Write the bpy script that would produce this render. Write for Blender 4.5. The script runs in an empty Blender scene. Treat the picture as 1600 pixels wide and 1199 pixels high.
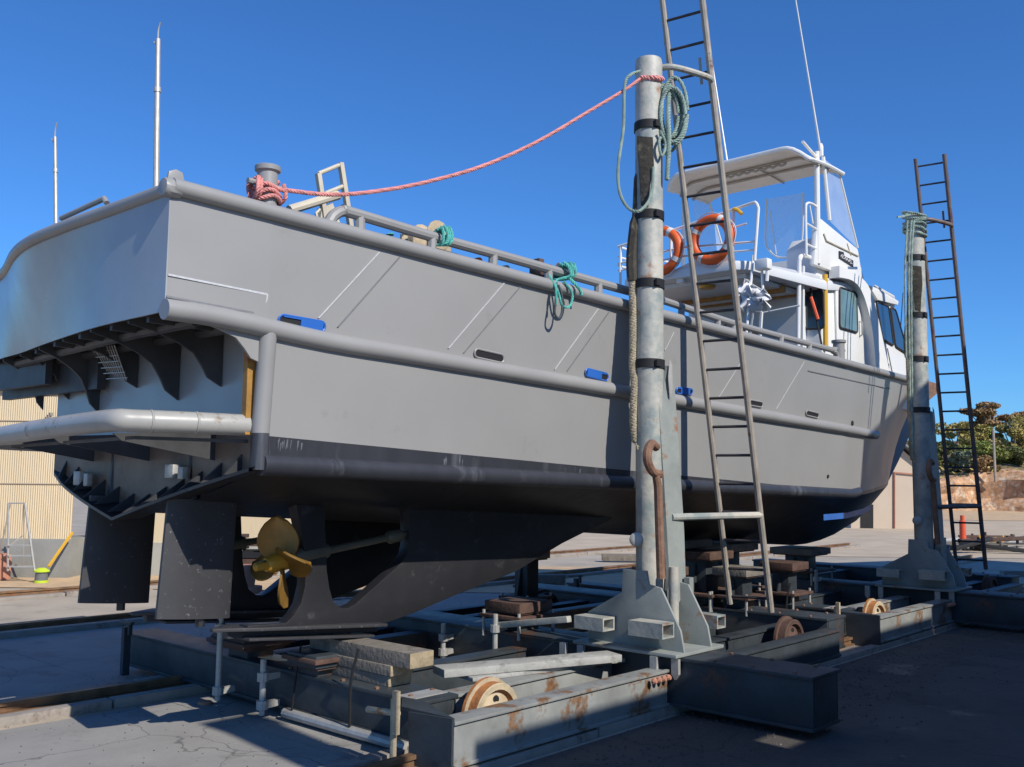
import bpy, bmesh, math, random
from mathutils import Vector, Matrix
random.seed(7)
R_ = math.radians
# ------------------------------------------------------------------ camera, sky, sun, exposure
S = 1.3                                   # layout units -> metres
FPX, YAW, PITCH, ROLL, EYE = 1527.13, 0.735656, 0.098163, 0.0109577, 1.7
d_ = Vector((math.cos(PITCH)*math.cos(YAW), math.cos(PITCH)*math.sin(YAW), math.sin(PITCH)))
r_ = Vector((math.sin(YAW), -math.cos(YAW), 0)); u_ = r_.cross(d_)
c_, s_ = math.cos(ROLL), math.sin(ROLL)
CR, CU, CD = c_*r_+s_*u_, c_*u_-s_*r_, d_
scn = bpy.context.scene
cd = bpy.data.cameras.new("camera"); co = bpy.data.objects.new("camera", cd); scn.collection.objects.link(co)
cd.sensor_width = 36; cd.lens = FPX/1600*36; cd.clip_start = .05; cd.clip_end = 2000
M = Matrix((CR, CU, -CD)).transposed().to_4x4(); M.translation = Vector((0, 0, EYE))*S
co.matrix_world = M; scn.camera = co
SUN_EL, SUN_AFT = R_(38), R_(6.5)          # sun stands to starboard, a little aft of abeam
SUNV = Vector((-math.sin(SUN_AFT)*math.cos(SUN_EL), -math.cos(SUN_AFT)*math.cos(SUN_EL), math.sin(SUN_EL)))
w = bpy.data.worlds.new("World"); scn.world = w; w.use_nodes = True
nt = w.node_tree; bg = nt.nodes["Background"]
sky = nt.nodes.new("ShaderNodeTexSky"); sky.sky_type = 'NISHITA'; sky.sun_disc = False
sky.sun_elevation = SUN_EL; sky.sun_rotation = math.atan2(SUNV.x, SUNV.y)
sky.air_density = 1.0; sky.dust_density = 0.2; sky.ozone_density = 4.0; sky.altitude = 300
mul = nt.nodes.new("ShaderNodeMix"); mul.data_type = 'RGBA'; mul.blend_type = 'MULTIPLY'; mul.inputs[0].default_value = 1
mul.inputs[7].default_value = (.40, .80, 1.26, 1); nt.links.new(sky.outputs[0], mul.inputs[6]); nt.links.new(mul.outputs[2], bg.inputs[0]); bg.inputs[1].default_value = 0.12
sl = bpy.data.lights.new("sun", 'SUN'); sl.energy = 5.0; sl.angle = R_(.5); sl.color = (1, .945, .85)
so = bpy.data.objects.new("sun", sl); scn.collection.objects.link(so); so.rotation_euler = SUNV.to_track_quat('Z', 'Y').to_euler()
scn.view_settings.view_transform = 'Standard'; scn.view_settings.look = 'None'; scn.view_settings.exposure = 0; scn.view_settings.gamma = 1

# ------------------------------------------------------------------ measuring helpers (layout units)
EYEV = Vector((0, 0, EYE))
def ray(p): return CR*((p[0]-800)/FPX) - CU*((p[1]-600)/FPX) + CD
def on(p, ax, v):
    r = ray(p); return EYEV + r*((v-EYEV[ax])/r[ax])
def PX(x, y, v): return on((x, y), 0, v)
def PY(x, y, v): return on((x, y), 1, v)
def PZ(x, y, v=0.): return on((x, y), 2, v)
FW = Vector((math.cos(YAW), math.sin(YAW), 0)); RT = Vector((math.sin(YAW), -math.cos(YAW), 0))
def PD(x, y, d):                           # point at forward distance d
    r = ray((x, y)); return EYEV + r*(d/r.dot(FW))
def zline(p0, p1):
    n = ray(p0).cross(ray(p1)); return lambda X, Y: EYE - (n.x*X+n.y*Y)/n.z
def lerp(a, b, t): return a+(b-a)*t
def tab(t, x):
    if x <= t[0][0]: return t[0][1]
    for (x0, y0), (x1, y1) in zip(t, t[1:]):
        if x <= x1: return lerp(y0, y1, (x-x0)/(x1-x0))
    return t[-1][1]

# ------------------------------------------------------------------ materials
MATS = {}
def mat(name, col, rough=.6, metal=0., var=.12, vscale=3., rust=0., rcol=(.25, .09, .03), rscale=2.5, bump=.0, bscale=40., spec=.5, streak=False, grime=0., gcol=(.05, .05, .05), gscale=5., coat=0., crack=0.):
    col, rcol, gcol = (tuple(.87*x for x in q) for q in (col, rcol, gcol))
    m = bpy.data.materials.new(name); m.use_nodes = True; MATS[name] = m
    t = m.node_tree; n = t.nodes; L = t.links; b = n["Principled BSDF"]
    b.inputs["Roughness"].default_value = rough; b.inputs["Metallic"].default_value = metal
    b.inputs["Specular IOR Level"].default_value = spec
    if coat: b.inputs["Coat Weight"].default_value = coat; b.inputs["Coat Roughness"].default_value = .15
    tc = n.new("ShaderNodeTexCoord"); mp = n.new("ShaderNodeMapping"); L.new(tc.outputs["Object"], mp.inputs[0])
    if streak: mp.inputs["Scale"].default_value = (1, 1, .12)
    def noise(sc, det=5., rgh=.6):
        q = n.new("ShaderNodeTexNoise"); q.inputs["Scale"].default_value = sc; q.inputs["Detail"].default_value = det; q.inputs["Roughness"].default_value = rgh
        L.new(mp.outputs[0], q.inputs["Vector"]); return q.outputs["Fac"]
    def ramp(f, a, z):
        q = n.new("ShaderNodeMapRange"); q.inputs[1].default_value = a; q.inputs[2].default_value = z; L.new(f, q.inputs[0]); return q.outputs[0]
    def mix(f, a, bb):
        q = n.new("ShaderNodeMix"); q.data_type = 'RGBA'
        if hasattr(f, "is_linked") or not isinstance(f, float): L.new(f, q.inputs["Factor"])
        for s, k in ((a, "A"), (bb, "B")):
            i = [x for x in q.inputs if x.name == k and x.type == 'RGBA'][0]
            if isinstance(s, tuple): i.default_value = (*s, 1)
            else: L.new(s, i)
        return [o for o in q.outputs if o.type == 'RGBA'][0]
    lo = tuple(max(0, c*(1-var)) for c in col); hi = tuple(min(1, c*(1+var)) for c in col)
    c = mix(ramp(noise(vscale), .3, .7), lo, hi)
    if grime: c = mix(ramp(noise(gscale, 8, .7), .62-grime*.25, .72-grime*.15), c, gcol)
    if crack:
        vo = n.new("ShaderNodeTexVoronoi"); vo.feature = 'DISTANCE_TO_EDGE'; vo.inputs["Scale"].default_value = crack
        ad = n.new("ShaderNodeMix"); ad.data_type = 'RGBA'; ad.blend_type = 'ADD'; ad.inputs[0].default_value = .35
        nq = n.new("ShaderNodeTexNoise"); nq.inputs["Scale"].default_value = 2.2; nq.inputs["Detail"].default_value = 6; L.new(mp.outputs[0], nq.inputs["Vector"])
        L.new(mp.outputs[0], ad.inputs[6]); L.new(nq.outputs["Color"], ad.inputs[7]); L.new(ad.outputs[2], vo.inputs["Vector"])
        c = mix(ramp(vo.outputs["Distance"], .004, .0), c, tuple(x*.45 for x in col))
    if rust: 
        f = ramp(noise(rscale, 8, .65), .68-rust*.3, .74-rust*.26); c = mix(f, c, mix(ramp(noise(18), .35, .65), rcol, tuple(x*1.9 for x in rcol)))
    L.new(c, b.inputs["Base Color"])
    rr = n.new("ShaderNodeMapRange"); rr.inputs[3].default_value = max(.02, rough-.1); rr.inputs[4].default_value = min(1, rough+.12); L.new(noise(vscale*2.3), rr.inputs[0]); L.new(rr.outputs[0], b.inputs["Roughness"])
    if bump:
        bp = n.new("ShaderNodeBump"); bp.inputs["Strength"].default_value = bump; bp.inputs["Distance"].default_value = .02
        q = n.new("ShaderNodeTexNoise"); q.inputs["Scale"].default_value = bscale; q.inputs["Detail"].default_value = 4; L.new(tc.outputs["Object"], q.inputs["Vector"]); L.new(q.outputs["Fac"], bp.inputs["Height"]); L.new(bp.outputs[0], b.inputs["Normal"])
    return m
mat("hull_grey", (.324, .319, .311), .36, var=.05, vscale=.7, bump=.2, bscale=1.3, grime=.05, gcol=(.275, .27, .263), gscale=2.5)
mat("stern_paint", (.36, .375, .39), .30, var=.10, vscale=1.4, bump=.10, bscale=1.3, spec=.7)
mat("pipe_grey", (.315, .31, .303), .42, var=.05, vscale=2)
mat("step_pipe", (.40, .39, .36), .38, var=.12, vscale=3, metal=.0, grime=.2, gcol=(.2, .15, .1), gscale=6)
mat("antifoul", (.020, .020, .023), .42, var=.14, vscale=2.5, bump=.05, bscale=8, grime=.04, gcol=(.06, .06, .065))
mat("antifoul_sand_reflection", (.21, .155, .11), .45, var=.35, vscale=2.2, bump=.08, bscale=5, spec=.35, grime=.2, gcol=(.10, .075, .055), gscale=2)  # black antifoul; brown reflection of sunlit sand put into its colour
mat("band_black", (.040, .042, .052), .38, var=.15, vscale=5, grime=.25, gcol=(.10, .105, .12), gscale=3, streak=True)
mat("speck_black", (.042, .042, .047), .55, var=.12, vscale=3, grime=.05, gcol=(.25, .25, .26), gscale=26)
mat("under_dark", (.055, .056, .06), .5, var=.35, vscale=3, rust=.12)
mat("primer_orange", (.42, .22, .05), .6, var=.35, vscale=5, rust=.4)
mat("white_paint", (.85, .845, .82), .35, var=.03, vscale=2)
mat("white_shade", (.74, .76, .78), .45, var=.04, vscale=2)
mat("cream_paint", (.62, .55, .42), .55, var=.12, vscale=6, rust=.12)
mat("canopy_cloth", (.86, .75, .62), .8, var=.07, vscale=2.5, bump=.2, bscale=9, grime=.1, gcol=(.62, .53, .43), gscale=3)  # warm light reflected off the deck is put into this cloth colour
mat("canopy_bar", (.42, .37, .31), .7)
mat("yellow_paint", (.75, .42, .03), .45, var=.1)
mat("window_blue", (.012, .035, .09), .06, var=.2, spec=.9, coat=.5)
mat("window_dark", (.03, .045, .05), .08, var=.4, vscale=2, spec=.8)
mat("window_milky", (.16, .26, .27), .15, var=.25, vscale=2, spec=.7)
mat("rubber", (.012, .012, .014), .7, var=.3)
mat("gasket", (.03, .03, .033), .6)
mat("tape_blue", (.025, .14, .52), .45, var=.1)
mat("scuff", (.13, .135, .155), .6, var=.3, vscale=20)
mat("seam_light", (.56, .57, .58), .5, var=.12, vscale=30)
mat("seam_dark", (.20, .205, .22), .6, var=.15, vscale=20)
mat("shaft_olive", (.13, .12, .085), .5, metal=.2, var=.2)
mat("bronze", (.34, .185, .04), .4, metal=.35, var=.25, vscale=5, spec=.6)
mat("bronze_bright", (.62, .33, .04), .4, metal=.2, var=.15)
mat("stainless", (.5, .5, .5), .3, metal=.9, var=.1)
mat("galv", (.48, .47, .44), .5, metal=.35, var=.15, vscale=12, rust=.12)
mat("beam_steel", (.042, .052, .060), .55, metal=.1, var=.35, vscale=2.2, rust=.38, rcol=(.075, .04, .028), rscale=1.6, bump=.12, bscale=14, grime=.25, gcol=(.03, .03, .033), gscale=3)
mat("beam_lit", (.30, .31, .295), .55, metal=.1, var=.25, vscale=2.2, rust=.5, rcol=(.15, .08, .04), rscale=3, bump=.12, bscale=14, grime=.25, gcol=(.08, .08, .08), gscale=3)  # paler copy of beam_steel; sunlight on the side beams put into the colour
mat("post_paint_old", (.37, .355, .315), .55, var=.2, vscale=2.4, rust=.22, rcol=(.20, .085, .035), rscale=2.4, bump=.1, bscale=14, grime=.22, gcol=(.24, .27, .25), gscale=2.6, streak=True)
m = mat("post_paint", (.53, .50, .43), .55, var=.14, vscale=1.2, rust=.36, rcol=(.22, .10, .045), rscale=2.1, bump=.2, bscale=18, grime=.8, gcol=(.25, .295, .285), gscale=1.7)
mat("post_base", (.30, .325, .305), .5, var=.2, vscale=2.5, rust=.34, rcol=(.20, .10, .05), grime=.15, gcol=(.36, .37, .30), gscale=2, bump=.06)
mat("ladder_steel", (.40, .35, .29), .55, metal=.15, var=.25, vscale=5, rust=.22, rcol=(.14, .07, .05), rscale=4)
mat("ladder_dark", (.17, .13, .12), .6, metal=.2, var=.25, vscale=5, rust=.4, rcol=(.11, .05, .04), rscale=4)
mat("rung_dark", (.055, .05, .055), .6, metal=.2, var=.3, rust=.2, rcol=(.10, .045, .03))
mat("rust", (.42, .165, .05), .8, var=.4, vscale=7, rust=.25, rcol=(.16, .06, .03), bump=.4, bscale=30)
mat("rust_pale", (.50, .40, .26), .75, var=.3, vscale=6, rust=.3, rcol=(.28, .12, .04), bump=.3, bscale=30)
mat("rust_brown", (.23, .125, .08), .75, var=.35, vscale=7, bump=.3, bscale=30)
mat("rust_dark", (.10, .055, .04), .8, var=.35, vscale=7, bump=.3, bscale=30)
mat("timber", (.21, .185, .155), .85, var=.25, vscale=7, bump=.5, bscale=25, grime=.25, gcol=(.12, .10, .08), gscale=6)
mat("timber_end", (.36, .285, .18), .85, var=.3, vscale=9, bump=.4, bscale=30)
mat("plank_white", (.40, .395, .365), .8, var=.15, vscale=5, bump=.3, bscale=20, grime=.35, gcol=(.22, .22, .20), gscale=7)
mat("rope_pink", (.74, .30, .27), .85, var=.25, vscale=10)
mat("rope_green", (.28, .37, .32), .85, var=.3, vscale=9, grime=.25, gcol=(.13, .15, .15), gscale=4)
mat("rope_teal", (.10, .46, .40), .8, var=.25, vscale=9)
mat("rope_dark", (.06, .08, .09), .85, var=.3, vscale=9)
mat("rope_tan", (.40, .34, .24), .9, var=.3, vscale=12, grime=.25, gcol=(.2, .17, .12))
mat("fender_shade", (.07, .06, .045), .9, var=.4, vscale=8, bump=.5, bscale=20, grime=.3, gcol=(.25, .22, .15))  # shade on the upper fender and column put into this dark colour
mat("buoy_orange", (.80, .12, .015), .5, var=.08)
mat("band_white", (.72, .70, .66), .5, var=.08)
mat("cloth_white", (.80, .79, .80), .85, var=.04)
mat("ground", (.43, .37, .29), .85, var=.18, vscale=.6, bump=.35, bscale=22, grime=.3, gcol=(.31, .27, .215), gscale=.9)
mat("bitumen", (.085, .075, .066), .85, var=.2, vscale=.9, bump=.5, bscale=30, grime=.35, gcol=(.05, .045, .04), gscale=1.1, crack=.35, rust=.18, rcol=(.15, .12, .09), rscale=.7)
mat("slab", (.32, .305, .28), .82, var=.12, vscale=1.3, bump=.25, bscale=30, grime=.3, gcol=(.22, .205, .185), gscale=1.1, crack=.45, rust=.1, rcol=(.17, .13, .09), rscale=.8)
mat("pale_ground", (.52, .42, .30), .9, var=.15, vscale=.8, bump=.3, bscale=10)
mat("sand", (.56, .40, .24), .95, var=.15, vscale=2, bump=.5, bscale=14)
mat("kerb", (.33, .29, .25), .85, var=.25, vscale=3, grime=.35, gcol=(.16, .12, .10), gscale=3, bump=.4, bscale=18)
mat("rail_rust", (.26, .15, .08), .55, metal=.3, var=.35, vscale=4, rust=.35)
mat("shed_cream", (.70, .56, .36), .6, var=.07, vscale=.8, grime=.3, gcol=(.58, .46, .30), gscale=1.6, streak=True)
mat("shed_beige", (.60, .48, .36), .65, var=.05, vscale=.7)
mat("dado", (.27, .27, .25), .85, var=.12, vscale=2, bump=.2)
mat("dado_pale", (.42, .41, .35), .85, var=.1, vscale=2)
mat("dark_open", (.02, .02, .02), .9)
mat("cliff", (.52, .29, .15), .95, var=.5, vscale=2.2, bump=.8, bscale=3, grime=.45, gcol=(.72, .58, .42), gscale=2.4)
mat("hill_soil", (.22, .17, .09), .95, var=.3, vscale=1)
mat("bark", (.35, .30, .25), .9, var=.3, vscale=4)
mat("alu", (.62, .60, .56), .4, metal=.6, var=.1)
mat("lime", (.55, .70, .03), .5); mat("grey_plastic", (.18, .19, .20), .5)
mat("orange_red", (.75, .10, .03), .5, var=.1)
mat("terracotta", (.48, .22, .14), .8, var=.15)
mat("name_black", (.03, .028, .035), .45); 
for nm, cc in (("leaf_dark", (.16, .17, .05)), ("leaf_olive", (.42, .34, .10)), ("leaf_green", (.27, .30, .07)), ("leaf_russet", (.36, .22, .09)), ("leaf_blue", (.18, .22, .14))):
    mat(nm, cc, .75, var=.45, vscale=1.6)
def clear_mat():
    m = bpy.data.materials.new("clear_vinyl"); m.use_nodes = True; MATS["clear_vinyl"] = m
    t = m.node_tree; n = t.nodes; b = n["Principled BSDF"]; out = n["Material Output"]
    b.inputs["Base Color"].default_value = (.75, .80, .85, 1); b.inputs["Roughness"].default_value = .25
    tr = n.new("ShaderNodeBsdfTransparent"); mx = n.new("ShaderNodeMixShader")
    tc = n.new("ShaderNodeTexCoord"); q = n.new("ShaderNodeTexNoise"); q.inputs["Scale"].default_value = 3
    mr = n.new("ShaderNodeMapRange"); mr.inputs[3].default_value = .16; mr.inputs[4].default_value = .42
    t.links.new(tc.outputs["Object"], q.inputs["Vector"]); t.links.new(q.outputs["Fac"], mr.inputs[0]); t.links.new(mr.outputs[0], mx.inputs[0])
    t.links.new(tr.outputs[0], mx.inputs[1]); t.links.new(b.outputs[0], mx.inputs[2]); t.links.new(mx.outputs[0], out.inputs[0])
clear_mat()

# ------------------------------------------------------------------ mesh builder
V3 = lambda *a: Vector(a)
def frame(dirv, up=None):
    z = dirv.normalized(); up = up or (V3(0, 0, 1) if abs(z.z) < .95 else V3(1, 0, 0))
    x = up.cross(z).normalized(); return x, z.cross(x)
class MB:
    def __init__(s): s.v = []; s.f = []; s.mi = []
    def add(s, vs, fs, mi=0):
        o = len(s.v); s.v += [Vector(q) for q in vs]
        for f in fs: s.f.append([i+o for i in f]); s.mi.append(mi)
        return s
    def box(s, a, b, mi=0):
        (x0, y0, z0), (x1, y1, z1) = a, b
        return s.add([(x0, y0, z0), (x1, y0, z0), (x1, y1, z0), (x0, y1, z0), (x0, y0, z1), (x1, y0, z1), (x1, y1, z1), (x0, y1, z1)],
                     [(0, 3, 2, 1), (4, 5, 6, 7), (0, 1, 5, 4), (1, 2, 6, 5), (2, 3, 7, 6), (3, 0, 4, 7)], mi)
    def cbox(s, c, sz, mi=0):
        return s.box([c[i]-sz[i]/2 for i in range(3)], [c[i]+sz[i]/2 for i in range(3)], mi)
    def bar(s, p0, p1, w, h, up=None, mi=0):
        p0, p1 = Vector(p0), Vector(p1); x, y = frame(p1-p0, up)
        q = [x*(a*w/2)+y*(b*h/2) for a, b in ((-1, -1), (1, -1), (1, 1), (-1, 1))]
        return s.add([p0+k for k in q]+[p1+k for k in q], [(3, 2, 1, 0), (4, 5, 6, 7), (0, 1, 5, 4), (1, 2, 6, 5), (2, 3, 7, 6), (3, 0, 4, 7)], mi)
    def tube(s, path, r, n=10, closed=False, cap=True, mi=0):
        P = [Vector(p) for p in path]; N = len(P); rings = []; x = None
        for i in range(N):
            a = P[i-1] if (i > 0 or closed) else P[i]; b = P[(i+1) % N] if (i < N-1 or closed) else P[i]
            t = (b-a).normalized()
            if x is None: x, y = frame(t)
            else:
                x = (x - t*x.dot(t)); x = x.normalized() if x.length > 1e-6 else frame(t)[0]; y = t.cross(x)
            rr = r[i] if isinstance(r, (list, tuple)) else r
            k = 1.
            if 0 < i < N-1 or closed:
                ang = (P[i]-a).normalized().dot((b-P[i]).normalized()); k = 1/max(.6, math.sqrt(max(.01, (1+ang)/2)))
            rings.append([P[i]+(x*math.cos(2*math.pi*j/n)+y*math.sin(2*math.pi*j/n))*rr*(1+(k-1)*.5) for j in range(n)])
        vs = [q for g in rings for q in g]; fs = []
        for i in range(N if closed else N-1):
            for j in range(n):
                a, b = i*n+j, i*n+(j+1) % n; c2, d2 = ((i+1) % N)*n+(j+1) % n, ((i+1) % N)*n+j
                fs.append((a, b, c2, d2))
        if cap and not closed: fs += [tuple(range(n))[::-1], tuple((N-1)*n+j for j in range(n))]
        return s.add(vs, fs, mi)
    def rope(s, path, r, pitch=.09, strands=3, n=5, mi=0, step=None):
        P = resample(path, step or pitch/7)
        L = 0
        for k in range(strands):
            Q = []; x = None; L = 0
            for i, p in enumerate(P):
                t = (P[min(i+1, len(P)-1)]-P[max(i-1, 0)]).normalized()
                if x is None: x, y = frame(t)
                else: x = (x-t*x.dot(t)).normalized(); y = t.cross(x)
                if i: L += (P[i]-P[i-1]).length
                a = 2*math.pi*(L/pitch + k/strands); Q.append(p+(x*math.cos(a)+y*math.sin(a))*r*.52)
            s.tube(Q, r*.56, n, mi=mi)
        return s
    def prism(s, pts, ext, mi=0):
        ext = Vector(ext); n = len(pts); P = [Vector(p) for p in pts]
        return s.add(P+[p+ext for p in P], [tuple(range(n))[::-1], tuple(range(n, 2*n))]+[(i, (i+1) % n, n+(i+1) % n, n+i) for i in range(n)], mi)
    def lathe(s, prof, o, ax=(0, 0, 1), n=20, mi=0):
        o = Vector(o); ax = Vector(ax).normalized(); x, y = frame(ax); vs = []; fs = []
        for (r, h) in prof:
            for j in range(n):
                a = 2*math.pi*j/n; vs.append(o+ax*h+(x*math.cos(a)+y*math.sin(a))*r)
        for i in range(len(prof)-1):
            for j in range(n): fs.append((i*n+j, i*n+(j+1) % n, (i+1)*n+(j+1) % n, (i+1)*n+j))
        if prof[0][0] > 1e-5: fs.append(tuple(range(n))[::-1])
        if prof[-1][0] > 1e-5: fs.append(tuple((len(prof)-1)*n+j for j in range(n)))
        return s.add(vs, fs, mi)
    def grid(s, rows, mi=0, wrap=False):
        n = len(rows[0]); fs = []
        for i in range(len(rows)-1):
            for j in range(n if wrap else n-1): fs.append((i*n+j, i*n+(j+1) % n, (i+1)*n+(j+1) % n, (i+1)*n+j))
        return s.add([q for r in rows for q in r], fs, mi)
def resample(path, step):
    P = [Vector(p) for p in path]; out = [P[0]]; carry = 0
    for a, b in zip(P, P[1:]):
        l = (b-a).length
        if l < 1e-9: continue
        k = step-carry
        while k <= l: out.append(a+(b-a)*(k/l)); k += step
        carry = l-(k-step)
    out.append(P[-1]); return out
def spline(pts, n=8, closed=False):
    P = [Vector(p) for p in pts]; N = len(P); out = []
    for i in range(N if closed else N-1):
        p0 = P[i-1] if (i or closed) else P[0]*2-P[1]; p1 = P[i]; p2 = P[(i+1) % N]; p3 = P[(i+2) % N] if (i+2 < N or closed) else P[-1]*2-P[-2]
        for k in range(n):
            t = k/n; out.append(.5*((2*p1)+(p2-p0)*t+(2*p0-5*p1+4*p2-p3)*t*t+(3*p1-p0-3*p2+p3)*t**3))
    if not closed: out.append(P[-1])
    return out
BASE = {}
def build(name, mb, mats, parent=None, base=None, bevel=0., smooth=True, solid=0., recalc=True, label=None, ang=35):
    me = bpy.data.meshes.new(name); o = bpy.data.objects.new(name, me); scn.collection.objects.link(o)
    if parent is not None: base = BASE[parent.name]; o.parent = parent
    else:
        if base is None:
            xs = [v.x for v in mb.v]; ys = [v.y for v in mb.v]; base = V3((min(xs)+max(xs))/2, (min(ys)+max(ys))/2, min(v.z for v in mb.v))
        base = Vector(base); o.location = base*S
    BASE[o.name] = Vector(base); base = Vector(base)
    me.from_pydata([(v-base)*S for v in mb.v], [], mb.f)
    if isinstance(mats, str): mats = [mats]
    for k in mats: me.materials.append(MATS[k])
    for p, i in zip(me.polygons, mb.mi): p.material_index = i
    bm = bmesh.new(); bm.from_mesh(me)
    if recalc: bmesh.ops.recalc_face_normals(bm, faces=bm.faces)
    if bevel:
        es = [e for e in bm.edges if len(e.link_faces) == 2 and e.calc_face_angle(0) > R_(40)]
        bmesh.ops.bevel(bm, geom=es, offset=bevel*S, segments=2, affect='EDGES', profile=.6, clamp_overlap=True)
    bm.to_mesh(me); bm.free()
    if smooth:
        for p in me.polygons: p.use_smooth = True
        me.set_sharp_from_angle(angle=R_(ang))
    if solid:
        md = o.modifiers.new("thickness", 'SOLIDIFY'); md.thickness = solid*S; md.offset = 0
        bpy.context.view_layer.update(); m2 = bpy.data.meshes.new_from_object(o.evaluated_get(bpy.context.evaluated_depsgraph_get())); o.modifiers.clear(); o.data = m2
        if smooth: m2.set_sharp_from_angle(angle=R_(ang))
    if label: o["label"] = label
    return o
def tag(o, label, cat, group=None, kind=None):
    o["label"] = label
    if cat: o["category"] = cat
    if group: o["group"] = group
    if kind: o["kind"] = kind
    return o
def thing(name, base, label, cat, group=None):
    o = bpy.data.objects.new(name, None); scn.collection.objects.link(o); o.location = Vector(base)*S; o.empty_display_size = .2
    BASE[o.name] = Vector(base); return tag(o, label, cat, group)
def struct(name, mb, mats, label=None, **k):
    o = build(name, mb, mats, base=(0, 0, 0), **k); o["kind"] = "structure"
    if label: o["label"] = label
    return o
def copy_tree(o, off=None, parent=None):
    c = o.copy(); scn.collection.objects.link(c)
    if parent: c.parent = parent
    else: c.location = o.location+Vector(off)*S
    BASE[c.name] = BASE[o.name]+(Vector(off) if off is not None else V3(0, 0, 0))
    for ch in list(o.children): copy_tree(ch, off, c)
    return c

# ------------------------------------------------------------------ ground and the setting
def sheet(poly, z, mi=0):
    m = MB(); m.add([(x, y, z) for x, y in poly], [tuple(range(len(poly)))], mi); return m
g = MB(); N = 40
rows = [[(-400+i*800/N, -400+j*800/N, 0) for i in range(N+1)] for j in range(N+1)]
struct("ground", g.grid(rows), "ground", "grey bitumen yard surface of the boatyard")
# paler concrete slab in the near left, with joints
slab = MB()
for x0, x1 in ((-9, -4.5), (-4.49, .4), (.41, 3.9), (3.91, 8.9), (8.91, 14), (14.01, 17)):
    for y0, y1 in ((4.75, 7.0), (7.8, 10.75)): slab.box((x0, y0, -.02), (x1, y1, .004))
struct("concrete_slab", slab, "slab", "pale grey concrete slabs under and beside the slip rails")
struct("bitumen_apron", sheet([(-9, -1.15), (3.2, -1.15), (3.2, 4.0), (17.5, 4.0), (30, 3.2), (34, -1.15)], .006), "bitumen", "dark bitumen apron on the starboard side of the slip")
P0 = [FW*14.9+RT*l for l in (-22, 9)]+[FW*19.5+RT*l for l in (9, -22)]
struct("sand_strip", sheet([(p.x, p.y) for p in P0], .012), "sand", "strip of orange sand at the foot of the cream shed")
P0 = [FW*23+RT*l for l in (-2, 30)]+[FW*52+RT*l for l in (60, -6)]
struct("far_yard", sheet([(p.x, p.y) for p in P0], .008), "pale_ground", "sunlit pale gravel yard beyond the carriages")
def grit(n, areas, label, m0, smin=.006, smax=.022):
    b = MB(); rnd = random.Random(n)
    for _ in range(n):
        x0, x1, y0, y1 = rnd.choice(areas); x, y, k = rnd.uniform(x0, x1), rnd.uniform(y0, y1), rnd.uniform(smin, smax); a = rnd.uniform(0, 6.28)
        P4 = [V3(x+k*math.cos(a+q)*rnd.uniform(.7, 1.3), y+k*math.sin(a+q)*rnd.uniform(.7, 1.3), .006) for q in (0, 1.6, 3.1, 4.7)]; b.add(P4+[V3(x, y, .006+k*.9)], [(0, 1, 4), (1, 2, 4), (2, 3, 4), (3, 0, 4)], rnd.choice((0, 0, 1)))
    o = build("gravel", b, m0, smooth=False); return tag(o, label, None, None, "stuff")
grit(500, [(2.2, 4.2, 4.7, 7.2), (2.2, 6, 7.7, 8.2)], "loose grit and paint flakes on the concrete near the rails", ["bitumen", "kerb"], .002, .007)
grit(1600, [(3.9, 16, 3.35, 4.0), (4.5, 9, 3.0, 4.0), (6, 16, 2.6, 4.0)], "loose stones along the foot of the starboard rail", ["bitumen", "under_dark"], .004, .016)
# rails
def rail(Y, x0, x1, label):
    t = thing("slip_rail", (x0, Y, 0), label, "rail", "slipway rails")
    m = MB(); m.box((x0, Y-.05, .02), (x1, Y+.05, .035)); m.box((x0, Y-.012, .035), (x1, Y+.012, .075)); m.box((x0, Y-.03, .075), (x1, Y+.03, .1))
    build("steel_rail", m, "rail_rust", t)
    k = MB()
    for s2, wd in ((-1, .11), (1, .11)):
        x = x0
        while x < x1:
            l = random.uniform(1.2, 2.0); k.box((x, Y+s2*.27-wd/2, -.01), (min(x1, x+l-.02), Y+s2*.27+wd/2, .06+random.uniform(-.01, .01))); x += l
    build("kerb_strip", k, "kerb", t, bevel=.008)
    f = MB(); f.box((x0, Y-.2, -.01), (x1, Y+.2, .018)); build("sleeper_bed", f, "kerb", t)
    return t
rail(4.37, -6, 24, "starboard slipway rail under the near wheels of the carriages")
rail(7.4, -6, 24, "rusty slipway rail in a pale kerbed bed under the middle of the boat")
rail(11.15, -6, 26, "rusty slipway rail in broken kerbing just behind the rudders")
rail(14.3, -6, 26, "farthest slipway rail, on the sunlit ground before the sand strip")

# ------------------------------------------------------------------ the boat
boat = thing("fishing_boat", (9, 6.35, .62), "grey steel fishing boat with black bottom and white wheelhouse, hauled out on slip carriages", "boat")
YC = 6.1
zg_ = zline((275, 297), (1414, 594)); zs_ = zline((440, 522), (1370, 680)); zb_ = zline((430, 683), (1340, 770)); zc_ = zline((415, 727), (1340, 773))
zp_ = zline((258, 487), (420, 515))
TG = [(2.56, 4.8), (4, 4.75), (6.5, 4.62), (9, 4.6), (11, 4.68), (12.1, 4.78), (13.3, 4.93), (14.4, 5.12), (15.4, 5.37), (16.3, 5.65), (17, 5.9), (17.4, 6.1)]
TC = [(3.19, 4.8), (6, 4.78), (10, 4.8), (11, 4.83), (12, 4.93), (13, 5.12), (13.8, 5.36), (14.5, 5.61), (15.1, 5.84), (15.5, 5.99), (15.8, 6.1)]
TZC = [(12, zc_(12, 4.93)), (13, 1.63), (13.8, 1.66), (14.5, 1.69), (15.1, 1.72), (15.8, 1.75)]
TK = [(3.19, 1.46), (6, 1.30), (8.82, 1.115), (11.36, .93), (12.6, .853), (13.5, .92), (14.55, 1.155), (15.04, 1.40), (15.8, 1.75)]
def yg(X): return tab(TG, X)
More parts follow.
